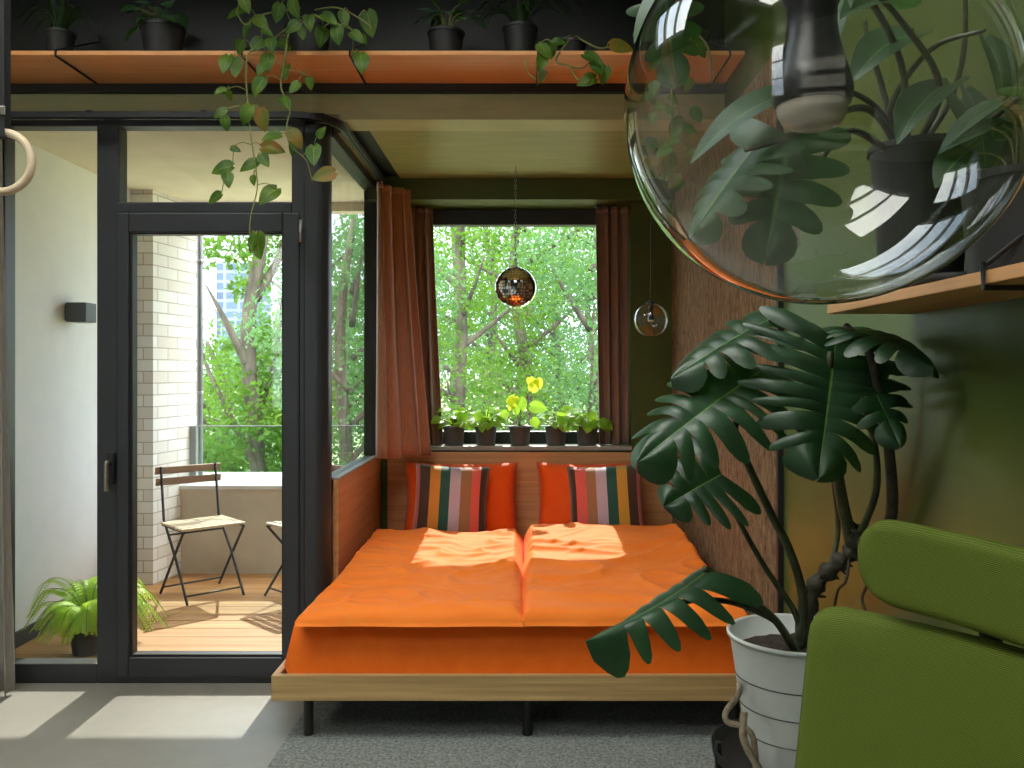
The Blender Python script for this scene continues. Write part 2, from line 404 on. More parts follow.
def monstera(mb, base, tip, up, w, seed=0, bend=.12, curl=.18, lobes=6, v0=.38, gap=.15, asym=0):
    """split leaf: lobes each side of the midrib divided by slits that run in from the margin"""
    rd = random.Random(seed)
    base, tip = V(base), V(tip); t = tip - base; L = t.length; t.normalize()
    side = t.cross(V(up)); side.normalize(); nr = side.cross(t)
    def half(u): return w * (max(0.0, 1 - u ** 2.2)) ** .62 * (.86 + .28 * math.sin(math.pi * min(1, u * 1.5)))
    for sg in (-1, 1):
        cuts = [0] + [(.10 + .80 * (k + 1) / lobes) + rd.uniform(-.02, .02) - .06 for k in range(lobes - 1)] + [1.0]
        vs0 = [0] + [v0 + rd.uniform(-.1, .12) for _ in range(lobes - 1)] + [0]
        for k in range(lobes):
            u0, u1 = cuts[k], cuts[k + 1]
            sl0 = vs0[k] if k > 0 else 2; sl1 = vs0[k + 1] if k < lobes - 1 else 2
            jag = rd.uniform(-.05, .05); lift = rd.uniform(-.05, .05)
            def fn(a, v, u0=u0, u1=u1, sl0=sl0, sl1=sl1, k=k, jag=jag, lift=lift):
                sm = lambda x: 0 if x <= 0 else min(1, x) ** .8
                g0 = gap * sm((v - sl0) / (1 - sl0)) if sl0 < 1 else 0
                g1 = gap * sm((v - sl1) / (1 - sl1)) if sl1 < 1 else 0
                u = u0 + (u1 - u0) * (g0 + a * (1 - g0 - g1))
                vv = v * (1 - .26 * abs(2 * a - 1) ** 2.2 + jag)
                sweep = (-.24 + .5 * u) * L * vv ** 1.4
                if k == lobes - 1: sweep *= (1 - u) * 1.2
                hw = half(min(u, .999)) * (1 + asym * sg)
                droop_l = -bend * L * u * u
                zz = -curl * w * vv * vv + .06 * w * math.sin(3 * vv) + lift * w * vv
                # lengthwise ribbing between side veins
                zz += .035 * w * math.sin(math.pi * a) * min(1, vv * 3)
                return base + t * (L * u + sweep) + side * sg * vv * hw + nr * (droop_l + zz)
            mb.grid(fn, 5, 8, lambda a, v, u0=u0, u1=u1: (u0 + (u1 - u0) * a, v))

def pothos_vine(stems, leaves, spec, rnd, d):
    pass

def pillow_mesh(mb, c, ax, ay, az, w, h, th, n=18, p=2.6, pinch=.06, seed=0):
    """stuffed pillow about c; ax across, ay up, az out of the front"""
    c, ax, ay, az = V(c), V(ax).normalized(), V(ay).normalized(), V(az).normalized()
    def side(sg):
        def fn(a, b):
            x, y = a * 2 - 1, b * 2 - 1
            e = max(0, (1 - abs(x) ** p)) * max(0, (1 - abs(y) ** p))
            k = 1 - pinch * (1 - x * x) * abs(y) ** 2; k2 = 1 - pinch * (1 - y * y) * abs(x) ** 2
            nz = noise.noise(V((x * 2.2 + seed, y * 2.2, seed * 1.7 + sg))) * .16
            z = sg * th * .5 * (e ** .5) * (1 + nz)
            return c + ax * x * w * .5 * k2 + ay * y * h * .5 * k + az * z
        return fn
    mb.grid(side(1), n, n)
    mb.grid(lambda a, b: side(-1)(1 - a, b), n, n, lambda a, b: (1 - a, b))

# ================================================================== THE SETTING
YD = 3.82        # room face of the balcony door
YB = 5.12        # back wall of the bed alcove
XR = .90         # right wall
ZC = 2.54        # alcove ceiling
TOP = 3.42       # room ceiling

struct(MB().box(-3.6, 1.05, -2.9, YD + .12, -.3, 0).box(-.985, 1.05, YD + .12, YB + .3, -.3, 0).build('floor', M['floor'], loc=(-1, 1, -.3)), 'smooth warm grey concrete floor of the room', 'floor')
# room walls
struct(MB().box(XR, XR + .15, -2.9, 5.5, 0, TOP).build('wall_right', M['green']), 'glossy olive green wall behind the monstera', 'wall')
struct(MB().box(-3.6, -3.45, -2.9, YD + .1, 0, TOP).build('wall_left', M['roomwhite']))
struct(MB().box(-3.45, -3.2, -2.9, -2.75, 0, TOP).box(-2.45, XR, -2.9, -2.75, 0, TOP).box(-3.2, -2.45, -2.9, -2.75, 0, .9).box(-3.2, -2.45, -2.9, -2.75, 3.0, TOP).build('wall_rear', M['roomwhite']))
w5 = sroot('window_6', 'tall window in the wall behind the camera', 'window', (-2.4, -2.82, .9))  # added out of view to throw light on the lintel and chair
fm = MB()
for x0_, x1_, z0_, z1_ in ((-3.2, -3.14, .9, 3), (-2.51, -2.45, .9, 3), (-3.14, -2.51, .9, .96), (-3.14, -2.51, 2.94, 3), (-3.14, -2.51, 1.58, 1.63), (-3.14, -2.51, 2.26, 2.31)): fm.box(x0_, x1_, -2.86, -2.79, z0_, z1_)
fm.build('frame', M['roomwhite'], w5)
MB().box(-3.16, -2.49, -2.835, -2.815, .94, 2.96).build('pane', M['glass'], w5)
# ceiling with a roof window opening
ROOF = [(-2.75, -1.35, 1.25, 2.75), (-1.75, -.3, -1.2, .6), (-.95, .35, 1.25, 2.75)]  # last opening is added to let more sky light onto the bed
cl = MB()
xs = sorted({-3.6, 1.05, *[r[0] for r in ROOF], *[r[1] for r in ROOF]}); ys = sorted({-2.9, YD, *[r[2] for r in ROOF], *[r[3] for r in ROOF]})
for a, b in zip(xs, xs[1:]):
    for c, d in zip(ys, ys[1:]):
        mx_, my_ = (a + b) / 2, (c + d) / 2
        if not any(r[0] < mx_ < r[1] and r[2] < my_ < r[3] for r in ROOF): cl.box(a, b, c, d, TOP, TOP + .2)
struct(cl.build('ceiling', M['greendark']))
# lintel wall over the door and the alcove mouth
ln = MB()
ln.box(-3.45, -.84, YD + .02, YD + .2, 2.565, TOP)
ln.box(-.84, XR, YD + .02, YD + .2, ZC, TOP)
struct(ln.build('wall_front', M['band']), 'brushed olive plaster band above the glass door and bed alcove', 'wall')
up = MB().box(-3.44, XR - .002, YD + .006, YD + .024, 2.70, TOP)  # thin sheet over the lintel wall, shade put into its colour
struct(up.build('wall_upper', M['greendark']), 'green wall behind the plants on the long shelf, shade darkened into its colour', 'wall')
struct(MB().box(-3.45, -2.42, YD, YD + .2, 0, 2.565).build('wall_door_side', M['roomwhite']))
# alcove ceiling with slot for the curtain track
ac = MB()
ac.box(-.735, XR, YD + .2, 5.0, ZC, TOP + .2)
ac.box(-.84, -.735, YD + .2, 5.0, ZC + .05, TOP + .2)
ac.box(-1.0, -.84, YD + .2, 5.0, 2.53, TOP + .2)
struct(ac.build('ceiling_alcove', M['plaster']), 'brushed olive ceiling above the bed', 'ceiling')
struct(MB().box(-.838, -.737, YD + .202, 4.998, ZC + .012, ZC + .05).build('trim_2', M['greendark']), 'dark recessed strip in the alcove ceiling beside the curtain track', 'trim')
bk = MB()
bk.box(-.93, XR, 5.0, YB + .3, 2.415, TOP + .2)
bk.box(.64, XR, YB, YB + .3, 0, 2.415)
bk.box(-.93, -.74, YB, YB + .3, 0, 2.415)
bk.box(-.74, .64, YB, YB + .3, 0, .93)
struct(bk.build('wall_back', M['green']), 'olive green window wall behind the bed', 'wall')
struct(MB().box(XR - .018, XR - .001, 2.98, YB - .01, .02, 2.53).build('wall_panel', M['panel'], bevel=.002), 'rough weathered brown wall board along the right side of the bed', 'panel')
struct(MB().box(XR - .02, XR - .001, 2.955, 2.979, .02, 2.53).build('trim_1', M['black']), 'thin black edge strip of the brown wall board', 'trim')

# ---- balcony door and corner glazing
def rect_frame(mb, x0, x1, z0, z1, t, y0, y1):
    """t = (left, right, bottom, top) member widths"""
    l, r, b, p = t
    mb.box(x0, x0 + l, y0, y1, z0, z1); mb.box(x1 - r, x1, y0, y1, z0, z1)
    mb.box(x0 + l, x1 - r, y0, y1, z0, z0 + b); mb.box(x0 + l, x1 - r, y0, y1, z1 - p, z1)

door = sroot('door_1', 'anthracite framed glass balcony door with fixed side pane and transom', 'door', (-1.6, YD + .05, 0))
fm = MB()
y0, y1 = YD, YD + .085
fm.box(-2.42, -.9, y0, y1, 2.505, 2.565)                # head
fm.box(-2.42, -2.34, y0, y1, 0, 2.505)                   # left jamb
fm.box(-1.925, -1.826, y0, y1, 0, 2.505)                  # mullion
fm.box(-2.34, -1.925, y0, y1, 0, .088)                    # sill under side pane
fm.box(-1.838, -1.01, y0, y1, 0, .03)                    # threshold
fm.box(-1.05, -.99, y0, y1, 0, 2.505)                    # right jamb
fm.box(-1.838, -1.05, y0, y1, 2.115, 2.165)              # transom bar
fm.build('frame', M['frame'], door, bevel=.006, seg=2)
# rounded corner post
cp = MB()
prof = [(-.99, y0), (-.948, y0)] + [(-.948 + .06 * math.sin(a), y0 + .06 - .06 * math.cos(a)) for a in (math.pi / 2 * k / 8 for k in range(1, 9))] + [(-.893, y0 + .11), (-.99, y0 + .11)]
vs = [(x, y, z) for z in (0, 2.565) for x, y in prof]; k = len(prof)
cp.add(vs, [tuple(range(k - 1, -1, -1)), tuple(range(k, 2 * k))] + [(i, (i + 1) % k, k + (i + 1) % k, k + i) for i in range(k)])
cp.build('corner_post', M['frame'], door)
lf = MB(); rect_frame(lf, -1.832, -1.012, .03, 2.115, (.055, .075, .09, .088), y0 - .012, y1 - .02)
leaf = lf.build('door_leaf', M['frame'], door, bevel=.007, seg=2)
bd = MB(); rect_frame(bd, -1.778, -1.085, .118, 2.03, (.012, .01, .012, .01), y0 + .004, y1 - .03)
bd.build('glazing_bead', M['black'], leaf, bevel=.003)
MB().box(-1.77, -1.09, y0 + .03, y0 + .05, .12, 2.025).build('pane', M['glass'], leaf)
hd = MB(); hx = (113.5 - CX) * YD / F
hd.box(hx - .016, hx + .016, y0 - .028, y0 - .012, .90, 1.04)
ho = hd.build('handle', M['black'], leaf, bevel=.005); 
hb = MB().tube(spline([(hx, y0 - .03, 1.0), (hx, y0 - .06, 1.0), (hx, y0 - .066, .985), (hx, y0 - .066, .90), (hx, y0 - .066, .875)], 4), .0095, 10)
hb.build('handle', M['metal'], leaf, smooth=True)
hg = MB()
for z in (2.03, .2): hg.tube([(-1.003, y0 - .02, z - .05), (-1.003, y0 - .02, z + .05)], .008, 10)
hg.build('hinge', M['alu'], leaf, smooth=True)
MB().box(-2.345, -1.92, y0 + .03, y0 + .05, .08, 2.51).build('side_pane', M['glass'], door)
MB().box(-1.84, -1.045, y0 + .03, y0 + .05, 2.16, 2.51).build('transom_pane', M['glass'], door)

w2 = sroot('window_2', 'corner glazing beside the bed looking onto the balcony', 'window', (-.93, 4.5, .9))
fm = MB()
fm.box(-.965, -.885, y0 + .11, YB, 2.485, 2.53)
fm.box(-.965, -.895, y0 + .11, YB, .845, .9)
fm.box(-.965, -.89, YB - .03, YB, .9, 2.485)
fm.box(-.965, -.90, y0 + .11, y0 + .125, .9, 2.485)
fm.build('frame', M['frame'], w2, bevel=.004)
MB().box(-.925, -.905, y0 + .12, YB - .02, .89, 2.495).build('pane', M['glass'], w2)
MB().box(-.895, -.862, y0 + .125, YB - .1, .9, .91).build('ledge', M['sill'], w2, bevel=.002)
struct(MB().box(-.965, -.895, y0 + .11, YB, 0, .845).build('wall_knee', M['stucco']))

w1 = sroot('window_1', 'large bedroom window behind the bed with dark frame', 'window', (0, YB + .2, .93))
fm = MB(); rect_frame(fm, -.74, .64, .93, 2.415, (.10, .10, .10, .10), YB + .17, YB + .25)
fm.build('frame', M['frame'], w1, bevel=.006)
MB().box(-.65, .55, YB + .20, YB + .224, 1.02, 2.325).build('pane', M['glass'], w1)
MB().box(-.74, .64, YB - .03, YB + .17, .93, .955).build('window_sill', M['sill'], w1, bevel=.004)

# roof windows out of view; the one before the bed is added for light
for wi, (a, b, c, d) in enumerate(ROOF):
    w3 = sroot('window_%d' % (wi + 3), ['roof window in the room ceiling before the balcony door', 'roof window in the room ceiling above the camera', 'roof window in the room ceiling before the bed'][wi], 'window', ((a + b) / 2, (c + d) / 2, TOP))
    fm = MB(); e = .05
    fm.box(a, a + e, c, d, TOP + .02, TOP + .14).box(b - e, b, c, d, TOP + .02, TOP + .14)
    for k in range(4):
        y_ = c + (d - c - e) * k / 3
        fm.box(a + e, b - e, y_, y_ + e, TOP + .02, TOP + .14)
    fm.build('frame', M['frame'], w3)
    MB().box(a + .03, b - .03, c + .03, d - .03, TOP + .07, TOP + .09).build('pane', M['glass'], w3)

# ---- balcony
dk = MB()
yy = YD + .125; rnd = random.Random(4)
while yy < 5.9:
    dk.box(-2.6, 2.2 if yy > YB + .35 else -.99, yy, min(yy + .138, 5.92), -.03, -.004 + rnd.uniform(-.001, .001)); yy += .143
struct(dk.build('balcony_deck', M['deck'], loc=(-1.8, 4.9, -.03)), 'sunlit larch plank deck of the balcony', 'floor')
struct(MB().box(-2.9, 2.4, YD + .12, 6.7, -.4, -.031).build('balcony_slab', M['stucco']))
struct(MB().box(-2.75, -2.6, YD + .12, 5.75, -.03, 2.6).build('balcony_wall', M['whitewall'], bevel=.002), 'smooth white side wall of the balcony', 'wall')
struct(MB().box(-2.6, -2.585, YD + .13, 5.60, -.004, .075).build('baseboard_balcony', M['lampbox']))
struct(MB().box(-3.2, 2.6, YD + .205, 6.1, 2.6, 2.95).box(-3.2, 2.6, 6.0, 6.12, 2.535, 2.6).build('balcony_ceiling', M['cream'], loc=(0, 5, 2.6)), 'cream rendered ceiling over the balcony', 'ceiling')
# brick pier: front face at D 5.6, long face running back to the balustrade
pa, pb = V((-2.45, 5.60)), V((-2.365, 6.12))
pv = [V((-2.75, 5.60)), pa, pb, V((-2.75, 6.12))]
mbp = MB(); z0, z1 = -.03, 2.6; acc = 0
for i in range(4):
    a, b = pv[i], pv[(i + 1) % 4]; l = (b - a).length
    mbp.add([(a.x, a.y, z0), (b.x, b.y, z0), (b.x, b.y, z1), (a.x, a.y, z1)], [(0, 1, 2, 3)],
            [[(acc, z0), (acc + l, z0), (acc + l, z1), (acc, z1)]]); acc += l
struct(mbp.build('brick_pier', M['brick'], weld=True), 'pale brick pier at the far corner of the balcony', 'pier')
pp = MB(); pp.box(-2.40, 2.4, 5.92, 6.3, -.03, .585)
struct(pp.build('parapet', M['stucco']), 'pale rendered balcony parapet below the glass balustrade', 'wall')
cpx = MB(); a0 = (5.90, .585), (5.90, .61), (6.04, .655), (6.32, .655), (6.32, .585)
k = 5; vs = [(x, y, z) for x in (-2.398, 2.4) for y, z in a0]
cpx.add(vs, [tuple(range(k)), tuple(range(2 * k - 1, k - 1, -1))] + [(i, k + i, k + (i + 1) % k, (i + 1) % k) for i in range(k)])
struct(cpx.build('parapet_cap', M['whitewall']), 'white cap along the top of the balcony parapet', 'wall')
bal = thing('glass_balustrade', 'frameless glass balustrade standing on the white parapet cap', 'balustrade', (0, 6.06, .655))
MB().box(-2.33, 2.4, 6.055, 6.07, .655, 1.01).build('glass_panel', M['railglass'], bal)
MB().box(-2.385, -2.335, 6.03, 6.075, .655, 1.015).build('wall_bracket', M['alu'], bal, bevel=.003)
MB().box(-2.33, 2.4, 6.052, 6.073, 1.01, 1.018).build('top_edge', M['alu'], bal)
dp = thing('drainpipe', 'slim grey drainpipe running down the outer edge of the brick pier', 'pipe', (-2.345, 6.15, 0))
MB().tube([(-2.352, 6.15, .65), (-2.352, 6.15, 2.6)], .022, 12).build('pipe', M['zinc'], dp, smooth=True)
for z in (1.25, 2.2): MB().lathe([(.022, -.012), (.027, -.012), (.027, .012), (.022, .012)], (-2.352, 6.15, z), 12).build('bracket', M['alu'], dp, smooth=True)

wl = thing('wall_lamp', 'anthracite cube wall lamp on the white balcony wall', 'lamp', (-2.55, 4.85, 1.7))
zz = EYE + (372 - 312.5) * 4.83 / F
MB().box(-2.589, -2.475, 4.79, 4.91, zz - .055, zz + .055).build('housing', M['lampbox'], wl, bevel=.004)
MB().box(-2.60, -2.588, 4.80, 4.90, zz - .045, zz + .045).build('wall_plate', M['black'], wl)
MB().box(-2.57, -2.49, 4.81, 4.89, zz - .058, zz - .0555).build('lens', M['bulb'], wl)

# ================================================================== OUTSIDE
struct(MB().box(-400, 400, 8, 900, -4.4, -4.0).build('ground', M['grass'], loc=(0, 100, -4)), 'sunny green lawn beyond the building', 'ground')
tw = thing('office_tower', 'tall pale blue glass tower far behind the trees', 'tower', (-106, 300, -4))
MB().box(-109, -95, 300, 318, -4, 40).build('facade', M['tower'], tw)
MB().box(-106, -92, 296, 300, -4, 22).build('annex', M['tower'], tw)
MB().box(-106, -98, 303, 314, 40, 43).build('plant_room', M['stucco'], tw)

def crown_mesh(seed, blobs, n, size, squash=.8):
    """leaves scattered through clumps; each leaf a small folded quad"""
    rd = random.Random(seed); mb = MB()
    tot = sum(b[3] ** 2 for b in blobs)
    for bx, by, bz, br in blobs:
        cnt = int(n * br ** 2 / tot)
        for _ in range(cnt):
            while True:
                p = V((rd.uniform(-1, 1), rd.uniform(-1, 1), rd.uniform(-1, 1)))
                if .25 < p.length < 1: break
            q = V((bx, by, bz)) + V((p.x, p.y, p.z * squash)) * br
            if noise.noise(q * 1.15 + V((seed, 0, 0))) < -.12: continue
            d = V((rd.gauss(0, 1), rd.gauss(0, 1), rd.gauss(-.4, .8))).normalized()
            s = d.cross(V((rd.gauss(0, 1), rd.gauss(0, 1), rd.gauss(0, 1)))).normalized()
            k = size * rd.uniform(.7, 1.3)
            mb.add([q, q + d * k * .5 + s * k * .32, q + d * k, q + d * k * .5 - s * k * .32], [(0, 1, 2, 3)])
    return mb

def tree(name, label, base, trunk, branches, blobs, n, size, m, seed, group='trees outside', bark='bark', squash=.8):
    """base on the lawn; trunk and branches as point lists with radii, relative to base"""
    t = thing(name, label, 'tree', base, 0, group)
    b = V(base)
    tm = MB(); pts = spline([b + V(p) for p in trunk[0]], 4); tm.tube(pts, taper(len(pts), trunk[1], trunk[2]), 9)
    tm.build('trunk', M[bark], t, smooth=True)
    if branches:
        bm_ = MB()
        for pts, r0, r1 in branches:
            q = spline([b + V(p) for p in pts], 4); bm_.tube(q, taper(len(q), r0, r1), 7)
        bm_.build('branches', M[bark], t, smooth=True)
    cm = crown_mesh(seed, [(b.x + x, b.y + y, b.z + z, r) for x, y, z, r in blobs], n, size, squash)
    cm.build('crown', m, t)
    return t

# big forked tree seen through the door leaf
def rel(px, py, d, base): return tuple(P(px, py, d) - V(base))
b = V((P(258, 400, 15).x, 15, -4))
R_ = lambda px, py, d=15: rel(px, py, d, b)
tree('broadleaf_tree', 'tall tree with thick forked trunk seen through the glass door', b,
     ([(0, 0, 0), R_(262, 520), R_(248, 340), R_(262, 240), R_(270, 150)], .17, .09),
     [([R_(250, 370), R_(225, 320, 14.6), R_(206, 285, 14.4)], .09, .015),
      ([R_(255, 300), R_(285, 240, 15.4), R_(292, 150, 15.6)], .09, .03),
      ([R_(264, 480), R_(232, 420, 14.7), R_(190, 330, 14.5)], .09, .02),
      ([R_(255, 420), R_(275, 360, 15.6), R_(285, 270, 15.8)], .08, .02)],
     [(*R_(225, 255, 14.6), .55), (*R_(210, 350, 14.5), .35), (*R_(280, 340, 15.5), .75), (*R_(240, 400, 15.2), .9),
      (*R_(222, 430, 14.6), .8), (*R_(275, 430, 14.8), .8), (*R_(245, 280, 15.2), .45), (*R_(285, 250, 15.5), .55),
      (*R_(255, 480, 15.3), 1.1), (*R_(205, 470, 15), .9), (*R_(300, 400, 15), .9), (*R_(200, 260, 15), .5), (*R_(230, 560, 15.5), 1.3), (*R_(290, 560, 15.5), 1.3), (*R_(262, 200, 15.0), .7)],
     15000, .115, M['treeleaf'], 11)
# grove trees, one list entry each: px of trunk, distance, crown top px, spread, leaf material
grove = [
    ('slender grey green tree seen through the corner glazing, left of the copper curtain', 352, 13.0, 170, 1.5, 'treeleafb', .15, 'trees outside'),
    ('leafy tree filling the left third of the bedroom window', 462, 17, 150, 2.1, 'treeleaf', .2, 'trees outside'),
    ('leafy tree in the middle of the bedroom window, behind the mirror ball', 528, 20, 130, 2.4, 'treeleaf', .22, 'trees outside'),
    ('grey green willow-like tree filling the right part of the bedroom window', 590, 16, 160, 1.9, 'treeleafb', .2, 'trees outside'),
    ('slender tree beyond the balcony, between door frame and corner glazing', 312, 19, 190, 1.8, 'treeleafb', .18, 'trees outside'),
    ('low bushy tree behind the forked trunk in the door view', 215, 22, 330, 2.3, 'treeleaf', .2, 'trees outside'),
    ('tree beyond the right edge of the bedroom window', 655, 19, 150, 2.2, 'treeleaf', .2, 'trees outside'),
    ('distant tree between the left and middle window trees', 492, 27, 200, 2.7, 'treeleafb', .2, 'trees outside'),
    ('distant tree between the middle and right window trees', 562, 28, 210, 2.7, 'treeleafb', .2, 'trees outside'),
    ('distant tree behind the corner glazing', 385, 26, 260, 2.9, 'treeleafb', .22, 'trees outside'),
    ('far hazy tree at the back, seen low in the left half of the bedroom window', 455, 40, 215, 4.6, 'treeleafb', .25, 'trees outside'),
    ('far hazy tree at the back, seen in the centre of the bedroom window', 520, 42, 205, 4.6, 'treeleafb', .25, 'trees outside'),
    ('far hazy tree at the back, seen at the right edge of the bedroom window', 592, 41, 210, 4.6, 'treeleafb', .25, 'trees outside'),
    ('far hazy tree at the back, seen through the lower part of the glass door', 262, 38, 350, 4.0, 'treeleafb', .25, 'trees outside'),
    ('far hazy tree at the back, seen through the corner glazing', 345, 44, 260, 4.6, 'treeleafb', .25, 'trees outside'),
]
for gi, (lab, px, d, top, spr, mm, tr, grp) in enumerate(grove):
    rd = random.Random(50 + gi)
    gx = P(px, 400, d).x; b = V((gx, d, -4)); ztop = P(px, top, d).z + 4
    trunk = ([(0, 0, 0), (rd.uniform(-.2, .2), 0, ztop * .35), (rd.uniform(-.4, .4), 0, ztop * .7), (rd.uniform(-.3, .3), 0, ztop * .95)], tr, tr * .3)
    brs = []; blobs = []
    for k in range(9):
        z = ztop * (.3 + .06 * k); a = rd.uniform(0, 6.28); l = spr * rd.uniform(.5, 1)
        brs.append(([(0, 0, z), (math.cos(a) * l * .5, math.sin(a) * l * .4, z + .5), (math.cos(a) * l, math.sin(a) * l * .7, z + 1.1)], tr * .35, tr * .1))
        blobs.append((math.cos(a) * l * .8, math.sin(a) * l * .6, z + 1.0, spr * rd.uniform(.35, .55)))
    for k in range(7):
        z = ztop * (.12 + .12 * k); a = rd.uniform(0, 6.28)
        blobs.append((math.cos(a) * spr * .4, math.sin(a) * spr * .3, z, spr * rd.uniform(.5, .7)))
    tree('broadleaf_tree', lab, b, trunk, brs, blobs, 13000 if d < 35 else 18000, .10 * (d / 17) ** .5, M[mm], 70 + gi, grp, 'bark', .9)
# undergrowth
rd = random.Random(9); ug = MB()
bl = [(rd.uniform(-15, 9), rd.uniform(20, 34), -4 + rd.uniform(.2, 2.6), rd.uniform(1.0, 1.9)) for _ in range(46)]
tag(crown_mesh(5, bl, 22000, .26).build('undergrowth', M['treeleafb']), 'mass of pale green undergrowth between the tree trunks', 'undergrowth', None, 'stuff')

# ================================================================== BED
BX0, BX1, BY0 = -.953, .865, 3.19
bed = thing('double_bed', 'oak platform bed with black legs set into the alcove', 'bed', (-.03, 4.1, 0))
MB().box(BX0, BX1, BY0, BY0 + .028, .165, .26).build('foot_board', M['oak'], bed, bevel=.003)
MB().box(BX0, BX0 + .028, BY0 + .028, YD - .03, .165, .26).build('side_rail', M['oaky'], bed, bevel=.003)
MB().box(BX1 - .028, BX1, BY0 + .028, YB - .06, .165, .26).build('side_rail', M['oaky'], bed, bevel=.003)
MB().box(-.86, BX1 - .03, BY0 + .03, YB - .06, .17, .2).build('slat_base', M['black'], bed)
for x, y in ((-.83, 3.26), (.01, 3.26), (.80, 3.26), (-.80, 4.95), (.01, 4.95), (.80, 4.95)):
    MB().tube([(x, y, .011), (x, y, .17)], .0185, 14).build('leg', M['black'], bed, smooth=False)
MB().box(-.82, XR - .022, YB - .055, YB - .031, .2, .922).build('headboard', M['oakhead'], bed, bevel=.003)
MB().box(-.889, -.864, YD + .115, YB - .03, .2, .90).build('side_board', M['oaky'], bed, bevel=.003)

def rbox(mb, x0, x1, y0, y1, z0, z1, r, nu, nv, fz):
    """soft slab: rounded edges, top displaced by fz(x, y)"""
    def fn(a, b):
        x = x0 + (x1 - x0) * a; y = y0 + (y1 - y0) * b
        return V((x, y, z1 + fz(x, y)))
    return fn

def slab(x0, x1, y0, y1, z0, z1, r, nu, nv, fz, seed=0, wob=.0):
    mb = MB(); cols = []
    # rows wrap: bottom, side, rounded edge, top
    def prof(u, n):   # u in 0..1 over width, rounded profile returns (pos 0..1, height factor)
        return u
    vs = []; W, L = x1 - x0, y1 - y0
    def dist(x, y): return min(x - x0, x1 - x, y - y0, y1 - y)
    def fn(a, b):
        a2 = .5 - .5 * math.cos(math.pi * a) if False else a
        x, y = x0 + W * a2, y0 + L * b
        wx = wob * noise.noise(V((x * 3, y * 3, seed))); 
        d = max(0, dist(x, y)); e = math.sqrt(max(0, 1 - (1 - min(1, d / r)) ** 2))
        h = z0 + (z1 - z0) * (.35 + .65 * e) + fz(x, y) * min(1, d / r + .1)
        return V((x + (wx if a2 in (0, 1) else 0), y + (wob * noise.noise(V((x * 4, 7, seed))) if b in (0, 1) else 0), h))
    mb.grid(fn, nu, nv)
    # skirt + bottom
    o = len(mb.v); ring = [i for i in range(nu + 1)] + [(j + 1) * (nu + 1) - 1 for j in range(1, nv + 1)] + \
        [nv * (nu + 1) + i for i in range(nu - 1, -1, -1)] + [j * (nu + 1) for j in range(nv - 1, 0, -1)]
    low = [V((mb.v[i].x, mb.v[i].y, z0)) for i in ring]
    k = len(ring)
    mb.v += low; 
    for i in range(k):
        mb.f.append((ring[i], o + i, o + (i + 1) % k, ring[(i + 1) % k])); mb.uv.append(None)
    mb.f.append(tuple(o + i for i in range(k))); mb.uv.append(None)
    return mb

# mattress in fitted sheet
mt = MB()
def wr_side(p):
    return V((p.x, p.y - .004 * noise.noise(V((p.x * 5, p.z * 3, 2))), p.z))
mtm = slab(-.86, .835, BY0 + .035, YB - .065, .2, .447, .05, 60, 60, lambda x, y: .004 * noise.noise(V((x * 4, y * 4, 1))), 3, .006)
for p in mtm.v:
    if p.x < -.7: p.x -= .052 * max(0, min(1, (3.74 - p.y) / .25)) * (1 if p.z > .22 else .3)
tag(mtm.build('mattress', M['orange'], smooth=True), 'thick mattress in a plain orange fitted sheet on the bed', 'mattress')

def wrinkle(seed, amp):
    def f(x, y):
        p = V((x * 2.0 + seed, y * 3.2, seed * 3.1))
        a = noise.noise(p) * .6
        q = V((x * 2.5 + noise.noise(V((x * 1.5, y * 1.5, seed))) * 1.2, y * 7 + noise.noise(V((x * 2, y * 2, seed + 5))) * 1.5, seed))
        rdg = 1 - abs(noise.noise(q)) * 2.6
        q2 = V((x * 9, y * 13, seed + 9))
        q3 = V((x * 4 + 2 * noise.noise(V((x * 2, y * 2, seed + 3))), y * 11 + 2 * noise.noise(V((x * 3, y, seed))), seed + 4))
        r3 = max(0, 1 - abs(noise.noise(q3)) * 3.5) ** 2
        return amp * (a + .6 * max(0, rdg) ** 2 + .35 * r3 * (.5 + noise.noise(p * 1.7)) + .1 * noise.noise(q2))
    return f
plump = lambda y, h: h * (lambda t: t * t * (3 - 2 * t))(max(0, min(1, (y - 3.5) / .9)))
f1, f2 = wrinkle(2.3, .03), wrinkle(7.7, .03)
d1 = slab(-.855, -.005, BY0 - .02, 4.52, .45, .502, .05, 90, 150, lambda x, y: f1(x, y) + plump(y, .062), 2, .014)
for p in d1.v: p.x += .04 * max(0, min(1, (p.y - 3.3) / 1.2)) * max(0, -p.x - .3) / .55
tag(d1.build('duvet', M['orangeduvet'], smooth=True), 'left of the two orange duvets, lying on the window side of the bed', 'duvet', 'duvets')
d2 = slab(-.012, .842, BY0 - .015, 4.55, .45, .512, .05, 90, 150, lambda x, y: f2(x, y) + plump(y, .075), 7, .014)
tag(d2.build('duvet', M['orangeduvet'], smooth=True), 'right of the two orange duvets, beside the brown wall board', 'duvet', 'duvets')

